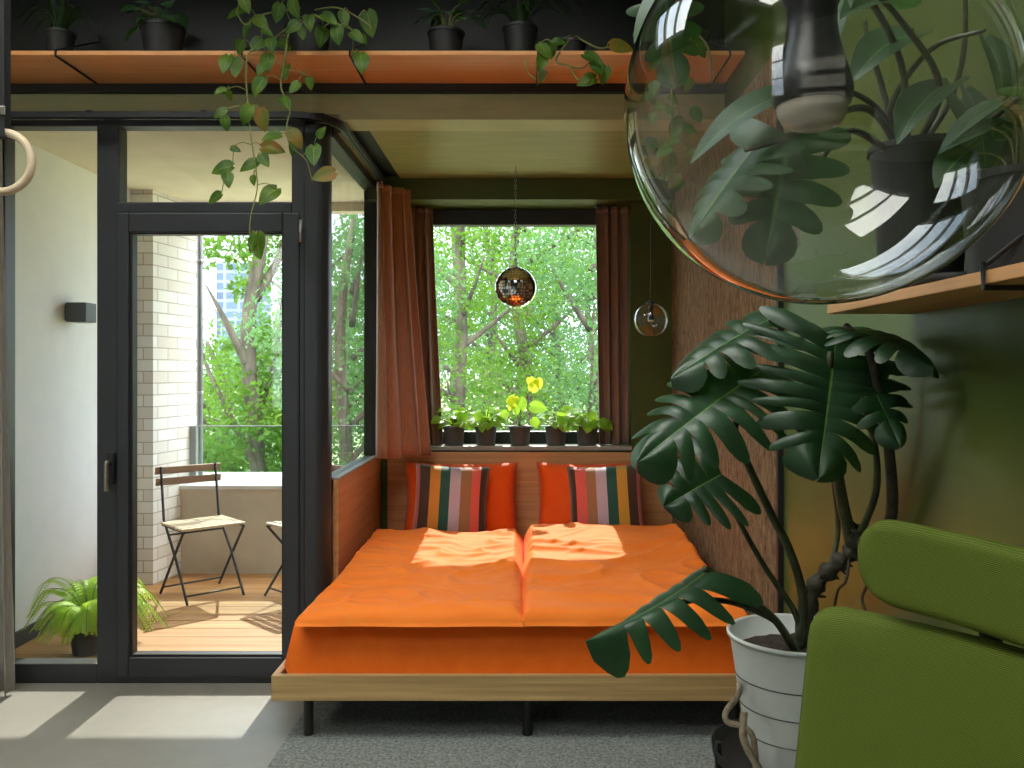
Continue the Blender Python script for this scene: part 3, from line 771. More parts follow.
def pil(name, m, label, grp, cpx, cpy, d, w, h, th, roll, lean, yaw, seed, cat):
    c = P(cpx, cpy, d)
    R = Matrix.Rotation(yaw, 3, 'Z') @ Matrix.Rotation(-lean, 3, 'X') @ Matrix.Rotation(roll, 3, 'Y')
    mb = MB(); pillow_mesh(mb, c, R @ V((1, 0, 0)), R @ V((0, 0, 1)), R @ V((0, -1, 0)), w, h, th, seed=seed)
    return tag(mb.build(name, m, smooth=True, weld=1e-4), label, cat, grp)
pil('pillow', M['orangepillow'], 'left bright orange pillow leaning on the headboard', 'orange pillows', 461, 499, 4.93, .66, .43, .17, 0, .25, 0, 1.2, 'pillow')
pil('pillow', M['orangepillow'], 'right bright orange pillow leaning on the headboard', 'orange pillows', 590, 499, 4.93, .62, .43, .17, 0, .25, 0, 4.1, 'pillow')
pil('striped_cushion', M['stripe_a'], 'striped cushion at left, brown stripe on its right edge', 'striped cushions', 451, 502, 4.74, .42, .42, .14, .06, .28, .1, 2.5, 'cushion')
pil('striped_cushion', M['stripe_b'], 'striped cushion at right, brown stripe on its left edge', 'striped cushions', 606, 502, 4.74, .42, .42, .14, -.06, .28, -.1, 6.3, 'cushion')

rg = slab(-.91, .885, 1.5, 5.0, .0005, .0095, .012, 40, 60, lambda x, y: 0)
tag(rg.build('rug', M['rug'], smooth=False), 'flat grey woven rug under the bed', 'rug')

# ================================================================== CURTAINS
def curtain(name, m, label, pts_top, pts_bot, z0, z1, folds, amp, seed, cat='curtain', grp=None, n=90, nv=24, pinch=.5):
    """hangs from pts_top (2 ground points) to pts_bot"""
    a0, a1 = V(pts_top[0]), V(pts_top[1]); b0, b1 = V(pts_bot[0]), V(pts_bot[1])
    rd = random.Random(seed); ph = rd.uniform(0, 6)
    def fn(u, v):
        p0 = a0 + (a1 - a0) * u; p1 = b0 + (b1 - b0) * u
        e = v ** 1.2
        p = p0 + (p1 - p0) * e
        dr = (a1 - a0).normalized(); nr = V((dr.y, -dr.x))
        uu = u + .03 * math.sin(7 * u + seed)
        f = math.sin(2 * math.pi * folds * uu + ph + .5 * v * math.sin(u * 5 + seed))
        am = amp * (.75 + .45 * v) * (.8 + .4 * math.sin(u * 9 + seed))
        q = p + nr * f * am + dr * .35 * am * math.sin(4 * math.pi * folds * uu + ph)
        z = z1 + (z0 - z1) * v + .006 * math.sin(u * 11 + seed) * v
        return V((q.x, q.y, z))
    mb = MB(); mb.grid(fn, n, nv)
    return mb
def curtain_thing(name, mats, label, *a, header=True, grp=None, **k):
    mb = curtain(name, None, label, *a, **k)
    root = thing(name, label, 'curtain', (sum(p.x for p in mb.v) / len(mb.v), sum(p.y for p in mb.v) / len(mb.v), a[2]), 0, grp)
    mb.build('fabric', mats, root, smooth=True, solid=.003)
    # gathered heading tape along the top edge
    top = [p.copy() for p in mb.v[:91]]
    hb = MB()
    hb.add([p + V((0, 0, dz)) for dz in (-.035, .006) for p in top], [(i, i + 1, 91 + i + 1, 91 + i) for i in range(90)])
    hb.build('heading_tape', mats, root, smooth=True, solid=.007)
    return root
curtain_thing('curtain', M['curtain'], 'copper brown curtain hanging by the corner glazing, nearest the bed',
              ((-.835, 4.76), (-.69, 5.00)), ((-.80, 4.60), (-.565, 4.93)), .925, 2.46, 3.2, .042, 1.0, grp='bedroom curtains')
curtain_thing('curtain', M['curtaindark'], 'brown curtain at the left edge of the bedroom window',
              ((-.72, YB + .08), (-.565, YB + .08)), ((-.72, YB + .08), (-.50, YB + .08)), .957, 2.405, 3, .03, 2.0, grp='bedroom curtains')
curtain_thing('curtain', M['curtaindark'], 'brown curtain at the right edge of the bedroom window',
              ((.425, YB + .08), (.625, YB + .08)), ((.445, YB + .08), (.625, YB + .08)), .957, 2.405, 3, .03, 3.0, grp='bedroom curtains')
curtain_thing('curtain', M['greycurtain'], 'heavy grey curtain at the far left of the balcony door',
              ((-2.66, 3.66), (-2.255, 3.66)), ((-2.66, 3.66), (-2.205, 3.66)), .012, 2.52, 5, .05, 4.0)
# curved track: along the door head, round the corner post, back over the glazing
tr = thing('curtain_track', 'black curved curtain track over the door head and corner glazing', 'curtain track', (-1.2, 3.8, 2.52))
path = [V((-2.7, 3.70, 0)), V((-1.02, 3.70, 0))] + [V((-1.02 + .19 * math.sin(a), 3.70 + .19 - .19 * math.cos(a), 0)) for a in (math.pi / 2 * k / 12 for k in range(1, 13))] + [V((-.83, 4.99, 0))]
def sweep_rect(path, z0, z1, wd):
    mb = MB(); k = len(path); vs = []
    for i, p in enumerate(path):
        t = (path[min(i + 1, k - 1)] - path[max(i - 1, 0)]).normalized(); s = V((t.y, -t.x, 0))
        for o_, z in ((-wd / 2, z0), (wd / 2, z0), (wd / 2, z1), (-wd / 2, z1)): vs.append((p.x + s.x * o_, p.y + s.y * o_, z))
    fs = [(4 * i + j, 4 * i + (j + 1) % 4, 4 * i + 4 + (j + 1) % 4, 4 * i + 4 + j) for i in range(k - 1) for j in range(4)]
    fs += [(3, 2, 1, 0), tuple(4 * (k - 1) + j for j in range(4))]
    return mb.add(vs, fs)
sweep_rect(path, 2.505, 2.53, .034).build('rail', M['frame'], tr)
gv = MB()
off = lambda o_: [p + V((-(o_), o_, 0)) * .0 for p in path]
sweep_rect(path, 2.499, 2.505, .010).build('glider_channel', M['black'], tr)
for x in (-2.5, -1.9, -1.4): MB().box(x - .012, x + .012, 3.70, YD + .001, 2.53, 2.54).build('bracket', M['black'], tr)
for y in (4.1, 4.5, 4.9): MB().box(-.87, -.82, y - .012, y + .012, 2.53, 2.54).build('bracket', M['black'], tr)

# ================================================================== LONG SHELF OVER THE DOOR
SZ0, SZ1, SY0, SY1 = 2.694, 2.712, 3.47, YD + .004
sh = thing('wall_shelf', 'long oak shelf across the room above the glass door', 'shelf', (-.9, 3.65, SZ0), 0, 'oak shelves')
MB().box(-2.6, XR - .003, SY0, SY1, SZ0, SZ1).build('board', M['shelfwood'], sh, bevel=.002)
MB().box(-2.6, XR - .003, YD - .012, YD + .019, 2.655, SZ0 - .001).build('black_strip', M['black'], sh)  # black strip along the wall just below the board
for px in (56, 242, 350, 538, 730):
    x = (px - CX) * SY0 / F
    b_ = MB().tube([(x, SY0 - .004, SZ1 + .004), (x, SY0 - .004, SZ0 - .005), (x, SY1 - .01, SZ0 - .005)], .0045, 8)
    b_.tube([(x, SY0 - .004, SZ1), (x, SY1 - .008, SZ1 + .17), (x, SY1 - .008, SZ1 + .2)], .004, 8)
    b_.build('bracket', M['black'], sh)

def pot(name_parent, c, r_top, r_bot, h, m, rim=.006, soil=True, n=28):
    c = V(c)
    mb = MB().lathe([(0, 0), (r_bot, 0), (r_top * .985, h - rim * 2), (r_top + rim * .5, h - rim * 2), (r_top + rim * .5, h), (r_top - .006, h), (r_bot - .008 + (r_top - r_bot) * .85, h * .85 - .01)], c, n)
    p = mb.build('pot', m, name_parent, smooth=True, bevel=0)
    md = p.modifiers.new('es', 'EDGE_SPLIT'); md.split_angle = .6
    if soil:
        rr = r_bot + (r_top - r_bot) * .86 - .005
        MB().lathe([(0.0005, h * .87 + .006), (rr * .5, h * .87 + .003), (rr, h * .86)], c, 16, flip=True).build('soil', M['soil'], name_parent, smooth=True)
    return p

def bushy(root, c, n, reach, rise, leaf, rnd, mleaf, mstem='vine', sag=.4, name='foliage'):
    """short stems arching from the soil, each ending in a heart leaf"""
    c = V(c); sm, lm = MB(), MB()
    for k in range(n):
        a = rnd.uniform(0, 6.283); r = reach * rnd.uniform(.25, 1); z = rise * rnd.uniform(.25, 1) * (1.15 - .55 * r / reach)
        e = c + V((math.cos(a) * r, math.sin(a) * r, z))
        md = c + V((math.cos(a) * r * .4, math.sin(a) * r * .4, z * .75))
        sm.tube(spline([c + V((math.cos(a) * .012, math.sin(a) * .012, -.01)), md, e], 3), .0022, 5)
        l = leaf * rnd.uniform(.75, 1.2)
        d = V((math.cos(a + rnd.uniform(-.6, .6)), math.sin(a + rnd.uniform(-.6, .6)), rnd.uniform(-sag * 1.6, sag * .4))).normalized()
        blade(lm, e, e + d * l, V((rnd.uniform(-.4, .4), -.5 + rnd.uniform(-.3, .3), 1)), l * .42)
    sm.build('stems', M[mstem], root, smooth=True)
    return lm.build(name, mleaf, root, smooth=True)

def grassy(root, c, n, length, rnd, m=None, w=.007):
    c = V(c); lm = MB()
    for k in range(n):
        a = rnd.uniform(0, 6.283); L = length * rnd.uniform(.6, 1); h = L * rnd.uniform(.35, .8)
        q = lambda f, z: c + V((math.cos(a) * L * f, math.sin(a) * L * f * .6, z))
        strap_leaf(lm, [q(.03, -.01), q(.25, h * .8), q(.55, h), q(.95, h * .45)], w)
    return lm.build('foliage', m or M['grassleaf'], root, smooth=True)

PG = 'pots on the long shelf'
shelf_pots = [ # px, py top, half width px, label, kind
    (60, 27, 14, 'dark pot with sparse thin leaves near the left end of the long shelf', 'grass'),
    (163, 24, 21, 'wide dark pot with short green leaves, second from the left on the long shelf', 'bushy'),
    (446, 26, 18, 'dark pot with few broad leaves, right of the trailing pothos on the long shelf', 'bushy'),
    (520, 28, 17, 'dark pot with arching strap leaves near the middle of the long shelf', 'grass2'),
]
for i, (px, py, hw, lab, kind) in enumerate(shelf_pots):
    d = 3.60; s = F / d; x = (px - CX) / s; r = hw / s
    h = .125 + .02 * (i % 2)
    t = thing('potted_plant', lab, 'potted plant', (x, d, SZ1), 0, PG)
    pot(t, (x, d, SZ1), r, r * .8, h, M['blackplastic'])
    rnd = random.Random(200 + i); top = (x, d, SZ1 + h * .88)
    if kind == 'grass': grassy(t, top, 22, .26, rnd)
    elif kind == 'grass2': grassy(t, top, 34, .3, rnd)
    else: bushy(t, top, 16, .12, .16, .075, rnd, M['philo'], sag=.7)
# small dark object at the right end
t = thing('plant_saucer', 'small tilted black saucer near the right end of the long shelf', 'saucer', (P(608, 45, 3.6).x, 3.6, SZ1))
c = V((P(608, 45, 3.6).x, 3.6, SZ1))
MB().lathe([(0, .0), (.035, 0), (.052, .035), (.049, .035), (.033, .004), (0, .004)], c, 20).build('dish', M['blackplastic'], t, smooth=True)

def vine_plant(root, pot_c, stems, leaves, d, size, rnd, mats=('pothos', 'pothosold')):
    """stems: pixel paths; leaves: (px, py, angle in the picture plane from straight down, scale, old)"""
    sm = MB()
    for path in stems:
        pts = [P(x, y, dd) for x, y, dd in path]
        q = spline(pts, 5); sm.tube(q, taper(len(q), .0045, .0022), 6)
    lms = {k: MB() for k in mats}
    for px, py, ang, scl, old in leaves:
        dd = d + rnd.uniform(-.05, .05)
        c = P(px, py, dd); L = size * scl
        dr = V((math.sin(ang), rnd.uniform(-.35, .35), -math.cos(ang))).normalized()
        blade(lms[mats[1] if old else mats[0]], c - dr * L * .5, c + dr * L * .5, V((rnd.uniform(-.5, .5), -1, .35)), L * .36, droop=rnd.uniform(.02, .12), fold=rnd.uniform(.05, .25), n=8, m=3)
        # leaf stalk back to the nearest stem point
        best = min(((P(x, y, d2)) for pth in stems for x, y, d2 in pth), key=lambda p: (p - (c - dr * L * .5)).length)
        near = min((v for v in sm.v[::6]), key=lambda p: (p - (c - dr * L * .5)).length) if sm.v else best
        if (near - (c - dr * L * .5)).length < .22:
            e = c - dr * L * .5
            sm.tube(spline([near, (near + e) * .5 + V((0, 0, .015)), e], 3), .0018, 5)
    sm.build('stems', M['vine'], root, smooth=True)
    o = lms[mats[0]].build('foliage', M[mats[0]], root, smooth=True)
    if lms[mats[1]].v:
        o2 = lms[mats[1]].build('foliage', M[mats[1]], root, smooth=True); o2['label'] = 'rusty orange leaves'

rnd = random.Random(31)
x = (308 - CX) * 3.6 / F
t = thing('trailing_pothos', 'trailing pothos hanging from the long shelf in front of the glass door', 'potted plant', (x, 3.6, SZ1), 0, PG)
pot(t, (x, 3.6, SZ1), .095, .075, .15, M['blackplastic'])
A = 3.42
stems = [
    [(300, 18, 3.6), (272, 40, 3.5), (250, 52, A), (246, 72, A), (247, 95, A), (249, 120, A), (253, 150, A), (256, 168, A), (257, 190, A), (251, 215, A), (250, 235, A), (255, 252, A)],
    [(305, 15, 3.6), (290, 30, 3.5), (286, 50, A), (283, 70, A), (281, 88, A), (290, 108, A), (287, 125, A), (290, 145, A), (306, 160, A), (312, 180, A)],
    [(312, 15, 3.6), (330, 22, 3.5), (352, 30, A), (353, 45, A), (352, 55, A)],
    [(300, 8, 3.6), (262, 15, 3.5), (246, 25, A), (236, 12, A)],
    [(315, 10, 3.6), (338, 8, 3.48), (362, 20, A), (372, 28, A)],
]
leaves = [(226, 65, -.15, 1.0, 0), (235, 68, .1, 1.0, 0), (268, 64, .1, 1.0, 0), (287, 73, .05, .85, 0), (262, 70, -.5, .8, 0), (259, 88, -.5, 1.0, 0),
    (361, 64, .1, 1.1, 0), (310, 84, .1, .6, 0), (294, 88, -.6, .7, 0), (220, 92, -1.2, .6, 0), (229, 96, .3, .5, 0), (220, 114, -1.0, .7, 0), (226, 124, .1, .7, 0), (247, 116, -.5, 1.0, 0), (263, 121, .15, 1.05, 1),
    (286, 104, .5, .8, 0), (296, 140, .5, 1.0, 1), (295, 148, -.3, .9, 0), (271, 138, -1.2, .9, 0), (274, 150, 1.4, 1.1, 1), (314, 156, .1, 1.1, 0), (323, 176, -1.2, 1.1, 1), (322, 132, 2.4, .6, 0),
    (236, 150, 1.2, .5, 0), (222, 170, -1.3, 1.1, 0), (228, 181, .2, .8, 0), (249, 167, -1.1, 1.0, 0), (265, 161, .6, .8, 0), (254, 181, .1, .5, 0), (268, 197, -.7, 1.2, 0), (215, 199, -1.0, .8, 0),
    (259, 247, .2, 1.3, 0), (253, 244, -.4, .9, 0),
    (321, 38, -.15, .95, 0), (338, 36, .1, .95, 0), (330, 20, .9, .9, 0), (344, 20, .2, .8, 0), (370, 25, .2, 1.25, 0), (357, 38, .8, .8, 0), (364, 40, .5, .5, 0),
    (272, 46, .2, .8, 0), (256, 46, -.6, .9, 0), (247, 32, -.4, .8, 0), (236, 14, -.9, 1.0, 0), (246, 6, .4, .8, 0), (262, 24, .8, .9, 0), (278, 14, -.3, .9, 0), (296, 10, .3, .9, 0), (310, 24, .1, .8, 0), (285, 46, .9, .9, 0), (268, 34, 1.0, .6, 0), (302, 34, .2, .6, 0), (240, 48, -.3, .7, 0), (292, 28, -.8, .8, 0)]
vine_plant(t, None, stems, leaves, A, .086, rnd)

x = (572 - CX) * 3.62 / F
t = thing('trailing_pothos', 'small variegated pothos spilling over the long shelf left of the big glass globe', 'potted plant', (x, 3.62, SZ1), 0, PG)
pot(t, (x, 3.62, SZ1), .06, .048, .09, M['blackplastic'])
stems = [[(570, 36, 3.62), (552, 44, 3.5), (542, 52, A), (538, 68, A), (538, 84, A)], [(572, 36, 3.6), (556, 60, A), (570, 66, A), (582, 68, A), (592, 60, A)], [(575, 36, 3.6), (598, 48, A), (612, 46, A), (622, 48, A)], [(570, 66, A), (576, 78, A), (588, 84, A)], [(526, 60, A), (527, 72, A), (536, 80, A)]]
leaves = [(545, 52, .7, 1.0, 0), (541, 64, -.2, .9, 0), (560, 43, 1.5, .7, 0), (593, 60, .9, 1.1, 0), (622, 48, 1.4, 1.2, 1), (604, 76, -.2, .9, 0), (586, 82, -1.2, 1.0, 0), (543, 77, -.3, .6, 1), (551, 50, .2, .8, 0), (598, 68, .5, .9, 0)]
vine_plant(t, None, stems, leaves, A, .082, rnd)

x = (690 - CX) * 3.6 / F
t = thing('trailing_pothos', 'bushy variegated pothos hanging from the long shelf, seen through the glass globe', 'potted plant', (x, 3.6, SZ1), 0, PG)
pot(t, (x, 3.6, SZ1), .075, .06, .12, M['blackplastic'])
stems = [[(690, 30, 3.6), (680, 48, A), (672, 80, A), (672, 110, A), (670, 150, A), (664, 180, A)], [(694, 30, 3.6), (708, 48, A), (712, 80, A), (700, 84, A), (690, 82, A)], [(690, 32, 3.6), (668, 50, A), (660, 84, A), (655, 100, A)]]
rr = random.Random(77)
leaves = [(672 + rr.uniform(-24, 26), 86 + k * 3.7, rr.uniform(-1.2, 1.2), rr.uniform(.6, .95), rr.random() < .3) for k in range(28)] + [(676, 60, .2, 1.0, 0), (700, 50, .6, 1.0, 0), (690, 40, -.5, 1.0, 0), (655, 62, -.4, 1.0, 0)]
vine_plant(t, None, stems, leaves, A, .08, rnd)

# ================================================================== WINDOWSILL POTS
SG = 'pots on the bedroom windowsill'
sill_pots = [(454, 'small grey pot of lime pothos, leftmost on the windowsill', 'lime'), (486, 'small grey pot of lime pothos, second from the left on the windowsill', 'lime'),
             (520, 'tallest windowsill plant with yellow leaves, in the middle pot', 'tall'), (556, 'small grey pot of lime pothos just right of the tall yellow-leaved plant', 'lime'),
             (587, 'small grey pot of pothos at the right end of the windowsill', 'lime')]
for i, (px, lab, kind) in enumerate(sill_pots):
    d = YB + .055; x = (px - CX) * d / F; c = (x, d, .955); rnd = random.Random(300 + i)
    t = thing('windowsill_plant', lab, 'potted plant', c, 0, SG)
    pot(t, c, .066, .055, .115, M['greyplastic'])
    if kind == 'lime':
        bushy(t, (x, d, 1.06), 30, .10, .12, .078, rnd, M['limeleaf'], sag=.8)
    else:
        sm, lm, ym = MB(), MB(), MB()
        for pts in ([(520, 428), (521, 408), (527, 396), (534, 388)], [(520, 428), (517, 412), (514, 404)], [(521, 420), (530, 412), (538, 408)], [(520, 426), (510, 418), (506, 416)], [(521, 426), (530, 422), (536, 424)]):
            q = spline([P(a, b_, d) for a, b_ in pts], 4); sm.tube(q, .0035, 6)
        for (a, b_, ang, sc_, yel) in ((535, 385, 2.6, 1.0, 1), (531, 383, .2, .8, 1), (539, 384, .3, .8, 1), (512, 404, -.4, 1.1, 1), (522, 405, .3, 1.0, 0), (516, 410, .1, .9, 0), (539, 408, 1.4, 1.2, 0), (503, 416, -.8, .8, 0), (536, 424, .7, .9, 0), (513, 400, 2.2, .8, 1)):
            cc = P(a, b_, d - .02); L = .085 * sc_; dr = V((math.sin(ang), rnd.uniform(-.3, .1), -math.cos(ang))).normalized()
            blade(ym if yel else lm, cc - dr * L * .5, cc + dr * L * .5, V((.1, -1, .3)), L * .4, n=8, m=3)
        sm.build('stems', M['vine'], t, smooth=True)
        lm.build('foliage', M['limeleaf'], t, smooth=True)
        o = ym.build('foliage', M['yellowleaf'], t, smooth=True); o['label'] = 'yellow leaves'

# ================================================================== HANGING THINGS IN THE ALCOVE
DD = 4.68
mbx = thing('mirror_ball', 'mirrored disco ball hanging on a chain in front of the bedroom window', 'mirror ball', P(515.5, 288, DD))
cb = P(515.5, 288, DD); rb = .115
core = MB().lathe([(rb * .985 * math.cos(a), rb * .985 * math.sin(a)) for a in (math.pi * (k / 24 - .5) for k in range(25))], cb, 40)
core.build('core', M['black'], mbx, smooth=True)
tl = MB(); nr_ = 22
for i in range(nr_):
    a0 = math.pi * (i / nr_ - .5); a1 = math.pi * ((i + 1) / nr_ - .5)
    am = (a0 + a1) / 2; nn = max(4, int(2 * math.pi * math.cos(am) / (math.pi / nr_)))
    g0, g1 = a0 + .008, a1 - .008
    for j in range(nn):
        q0 = 2 * math.pi * j / nn; q1 = 2 * math.pi * (j + 1) / nn; g = .008 / max(.15, math.cos(am)); q0 += g; q1 -= g
        pt = lambda a, q: cb + V((math.cos(a) * math.cos(q), math.cos(a) * math.sin(q), math.sin(a))) * rb
        tl.add([pt(g0, q0), pt(g0, q1), pt(g1, q1), pt(g1, q0)], [(0, 1, 2, 3)])
tl.build('mirror_tiles', M['mirror'], mbx)
ch = MB(); z = cb.z + rb + .012; k = 0
while z < ZC - .012:
    pts = []
    for j in range(10):
        a = 2 * math.pi * j / 10; u, w = .006 * math.cos(a), .013 * math.sin(a)
        pts.append(cb + V((u if k % 2 else 0, 0 if k % 2 else u, z + w - cb.z)))
    ch.tube(pts, .0018, 5, closed=True); z += .0205; k += 1
ch.build('chain', M['chain'], mbx, smooth=True)
cap = MB().lathe([(0, rb + .006), (.014, rb + .006), (.016, rb - .004), (.016, rb - .012)], cb, 16); cap.build('cap', M['chain'], mbx)

def pendant(name, label, c, R, cable_top, tilt, scale, big):
    c = V(c); t = thing(name, label, 'pendant lamp', c, 0, 'glass globe pendants')
    n1, n2 = (64, 96) if big else (24, 36)
    a_max = math.pi / 2 - .24
    pr = [(R * math.cos(a), R * math.sin(a)) for a in (-math.pi / 2 + (a_max + math.pi / 2) * k / n1 for k in range(n1 + 1))]
    pr[0] = (1e-4, -R)
    MB().lathe(pr, c, n2).build('glass_globe', M['globe'], t, smooth=True)
    s = scale
    # lamp holder: collar, narrow neck, bell that flares over the bulb
    hp = [(.000, .125), (.012, .125), (.0205, .115), (.0212, .085), (.0205, .077), (.0176, .072), (.0176, .060), (.0190, .048), (.0225, .035), (.0265, .022), (.0288, .012), (.0286, .006), (.027, .001), (.0255, .0)]
    hc = c - V((.008 if big else 0, 0, 0))
    lh = MB().lathe([(r * s, z * s) for r, z in hp][::-1], hc, 40).build('lamp_holder', M['socket'], t, smooth=True)
    bp = [(.0253, .001), (.0245, -.006), (.020, -.014), (.011, -.017), (.0005, -.018)]
    MB().lathe([(r * s, z * s) for r, z in bp][::-1], hc, 32).build('bulb', M['bulb'], lh, smooth=True)
    MB().lathe([(r, z) for r, z in ((R * math.sin(.24) + .002, R * math.cos(.24) - .004), (R * math.sin(.24) + .003, R * math.cos(.24) + .006), (.02 * s, R * math.cos(.24) + .014 * s), (.006, R * math.cos(.24) + .03 * s))], c, 32).build('globe_cap', M['socket'], t, smooth=True)
    MB().tube([hc + V((0, 0, .12 * s)), V((c.x, c.y, cable_top))], .0028, 8).build('cable', M['blackplastic'], t, smooth=True)
    MB().lathe([(.003, -.05), (.035, -.045), (.05, -.02), (.05, 0)], (c.x, c.y, cable_top), 24).build('ceiling_rose', M['socket'], t, smooth=True)
    return t
pendant('globe_pendant', 'large clear glass globe pendant with black holder close to the camera', P(823, 106, .62), .1445, TOP, 0, 1.0, True)
pendant('globe_pendant', 'small clear glass globe pendant hanging in front of the brown wall board', P(651, 320, 4.3), .086, ZC, 0, .62, False)

# gym ring
g = thing('gym_ring', 'pale wooden gym ring on a black strap at the left edge', 'gym ring', P(2, 162, 2.9))
gc = P(2, 162, 2.9)
MB().tube([gc + V((math.cos(a) * .101, 0, math.sin(a) * .101)) for a in (2 * math.pi * k / 48 for k in range(48))], .0145, 14, closed=True).build('ring', M['ringwood'], g, smooth=True)
st = MB(); st.box(gc.x - .019, gc.x + .019, gc.y - .0185, gc.y - .0160, gc.z + .085, TOP); st.box(gc.x - .019, gc.x + .019, gc.y + .0160, gc.y + .0185, gc.z + .085, TOP - .0)
st.box(gc.x - .019, gc.x + .019, gc.y - .0185, gc.y + .0185, gc.z + .0835, gc.z + .0862)
st.build('strap', M['strap'], g)
MB().box(gc.x - .024, gc.x + .024, gc.y - .024, gc.y - .0188, gc.z + .155, gc.z + .185).build('buckle', M['metal'], g, bevel=.003)

# ================================================================== BALCONY FURNITURE
def bistro():
    t = thing('folding_chair', 'folding bistro chair with wooden slats beside the brick pier', 'chair', (0, 0, 0), 0, 'folding chairs on the balcony')
    W = .19
    sm = MB()
    for k in range(7):
        y = -.17 + .052 * k
        sm.obox((0, y + .02, .452), (1, 0, 0), (0, 1, 0), (0, 0, 1), .40, .034, .014)
    sm.build('seat', M['slat'], t, world=False, bevel=.002)
    for z, y in ((.775, -.238), (.705, -.225)):
        MB().obox((0, y, z), (1, 0, 0), (0, 1, -.18), (0, .18, 1), .42, .014, .046).build('backrest_slat', M['slatback'], t, world=False, bevel=.002)
    for sx in (-1, 1):
        MB().tube([(sx * W * .93, -.232, .80), (sx * W * .93, -.18, .47), (sx * W * .93, .02, .25), (sx * W * .93, .2, .006)], .0085, 8).build('leg', M['black'], t, world=False)
        MB().tube([(sx * W * 1.0, .17, .435), (sx * W * 1.0, .0, .24), (sx * W * 1.0, -.2, .006)], .0085, 8).build('leg', M['black'], t, world=False)
    fr = MB()
    for sx in (-1, 1): fr.tube([(sx * W * .97, -.18, .438), (sx * W * .97, .18, .438)], .007, 8)
    fr.build('seat_rail', M['black'], t, world=False)
    for a, y, z in ((.93, .165, .05), (1, -.165, .05), (.93, -.1, .385)):
        MB().tube([(-W * a, y, z), (W * a, y, z)], .006, 8).build('stretcher', M['black'], t, world=False)
    return t
def dup(root, loc, rz, label):
    r = root.copy(); C.objects.link(r); r.location = loc; r.rotation_euler = (0, 0, rz); r['label'] = label
    for ch_ in root.children:
        c_ = ch_.copy(); C.objects.link(c_); c_.parent = r
    return r
bc = bistro(); bc.location = (-2.03, 5.36, -.004); bc.rotation_euler = (0, 0, math.atan2(-.73, .68) - math.pi / 2)
dup(bc, (-1.36, 5.33, -.004), math.atan2(-.73, -.68) - math.pi / 2, 'second folding bistro chair, mostly hidden behind the door frame')

# fern
fc = V((-2.19, 4.27, -.004))
t = thing('potted_fern', 'bright green fern in a black pot on the balcony deck', 'potted plant', fc)
pot(t, fc, .095, .075, .155, M['blackplastic'])
rnd = random.Random(5); fm_ = MB(); st_ = MB()
top = fc + V((0, 0, .14))
for k in range(64):
    a = rnd.uniform(0, 6.283); L = rnd.uniform(.2, .37) * (1 - .35 * max(0, -math.sin(a))); lift = rnd.uniform(.4, 1.0)
    d = V((math.cos(a), math.sin(a), 0))
    pts = spline([top, top + d * L * .3 + V((0, 0, L * .55 * lift)), top + d * L * .7 + V((0, 0, L * .6 * lift)), top + d * L + V((0, 0, L * (.5 * lift - .35)))], 6)
    if min(p.x for p in pts) < -2.57: pts = [V((max(p.x, -2.57), p.y, p.z)) for p in pts]
    if min(p.y for p in pts) < 4.0: pts = [V((p.x, max(p.y, 4.0 + .02 * math.sin(p.z * 40)), p.z)) for p in pts]
    st_.tube(pts, .0015, 4, cap=False)
    nP = len(pts)
    for i in range(2, nP - 1):
        tt = (pts[i + 1] - pts[i]); 
        if tt.length < 1e-5: continue
        tt.normalize(); s = tt.cross(V((0, 0, 1))); s = s.normalized() if s.length > 1e-4 else V((1, 0, 0))
        l = .05 * math.sin(math.pi * (i / nP) ** .7) + .012
        for sg in (-1, 1):
            for off_ in (0, .5):
                b0 = pts[i] + (pts[i + 1] - pts[i]) * off_
                e = b0 + s * sg * l + tt * l * .3 + V((0, 0, -l * .25))
                wv = tt * .0052
                m0 = (b0 + e) * .5
                fm_.add([b0, m0 + wv, e, m0 - wv], [(0, 1, 2, 3)])
st_.build('stems', M['vine'], t); fm_.build('fronds', M['fern'], t)

# ================================================================== MONSTERA ON ITS STOOL
PD = 2.20; pxx = (795 - CX) * PD / F; zt = EYE + (372 - 634) * PD / F
pz = .41
stl = thing('plant_stool', 'low black metal tray stool under the white monstera pot', 'stool', (pxx, PD, 0))
sxx = pxx - .013
MB().lathe([(0.001, .392), (.18, .392), (.195, .400), (.201, .43), (.198, .43), (.191, .402), (.178, .398), (.001, .398)], (sxx, PD, 0), 44).build('tray', M['black'], stl, smooth=True)
for a in (3.25, 4.75, .12, 1.7):
    x, y = sxx + .192 * math.cos(a), PD + .192 * math.sin(a)
    MB().tube([(x, y, .0095), (x, y, .452)], .009, 10).build('leg', M['black'], stl)
MB().tube([(sxx + .192 * math.cos(a), PD + .192 * math.sin(a), .2) for a in (2 * math.pi * k / 44 for k in range(44))], .006, 8, closed=True).build('ring', M['black'], stl, smooth=True)

ms = thing('potted_monstera', 'big monstera with split leaves in a white metal pot', 'potted plant', (pxx, PD, .398))
hh = zt - .398; r1, r0 = .166, .118
prof = [(0.001, 0), (r0 - .006, 0), (r0, .006)]
for k in range(1, 25):
    z = hh * k / 24; r = r0 + (r1 - r0) * k / 24
    prof.append((r, z))
prof += [(r1 + .006, hh - .006), (r1 + .007, hh + .002), (r1 + .002, hh + .006), (r1 - .004, hh), (r1 - .018, hh - .06), (.001, hh - .062)]
mbp = MB().lathe(prof, (pxx, PD, .398), 56)
mbp.build('pot', M['whitepot'], ms, smooth=True)
hb = MB()
for f in (.24, .46, .68): 
    r = r0 + (r1 - r0) * f + .0006
    hb.tube([(pxx + r * math.cos(a), PD + r * math.sin(a), .398 + hh * f) for a in (2 * math.pi * k / 56 for k in range(56))], .0016, 6, closed=True)
o = hb.build('pot_groove', M['greyplastic'], ms, smooth=True); o['label'] = 'thin grey hoop lines'
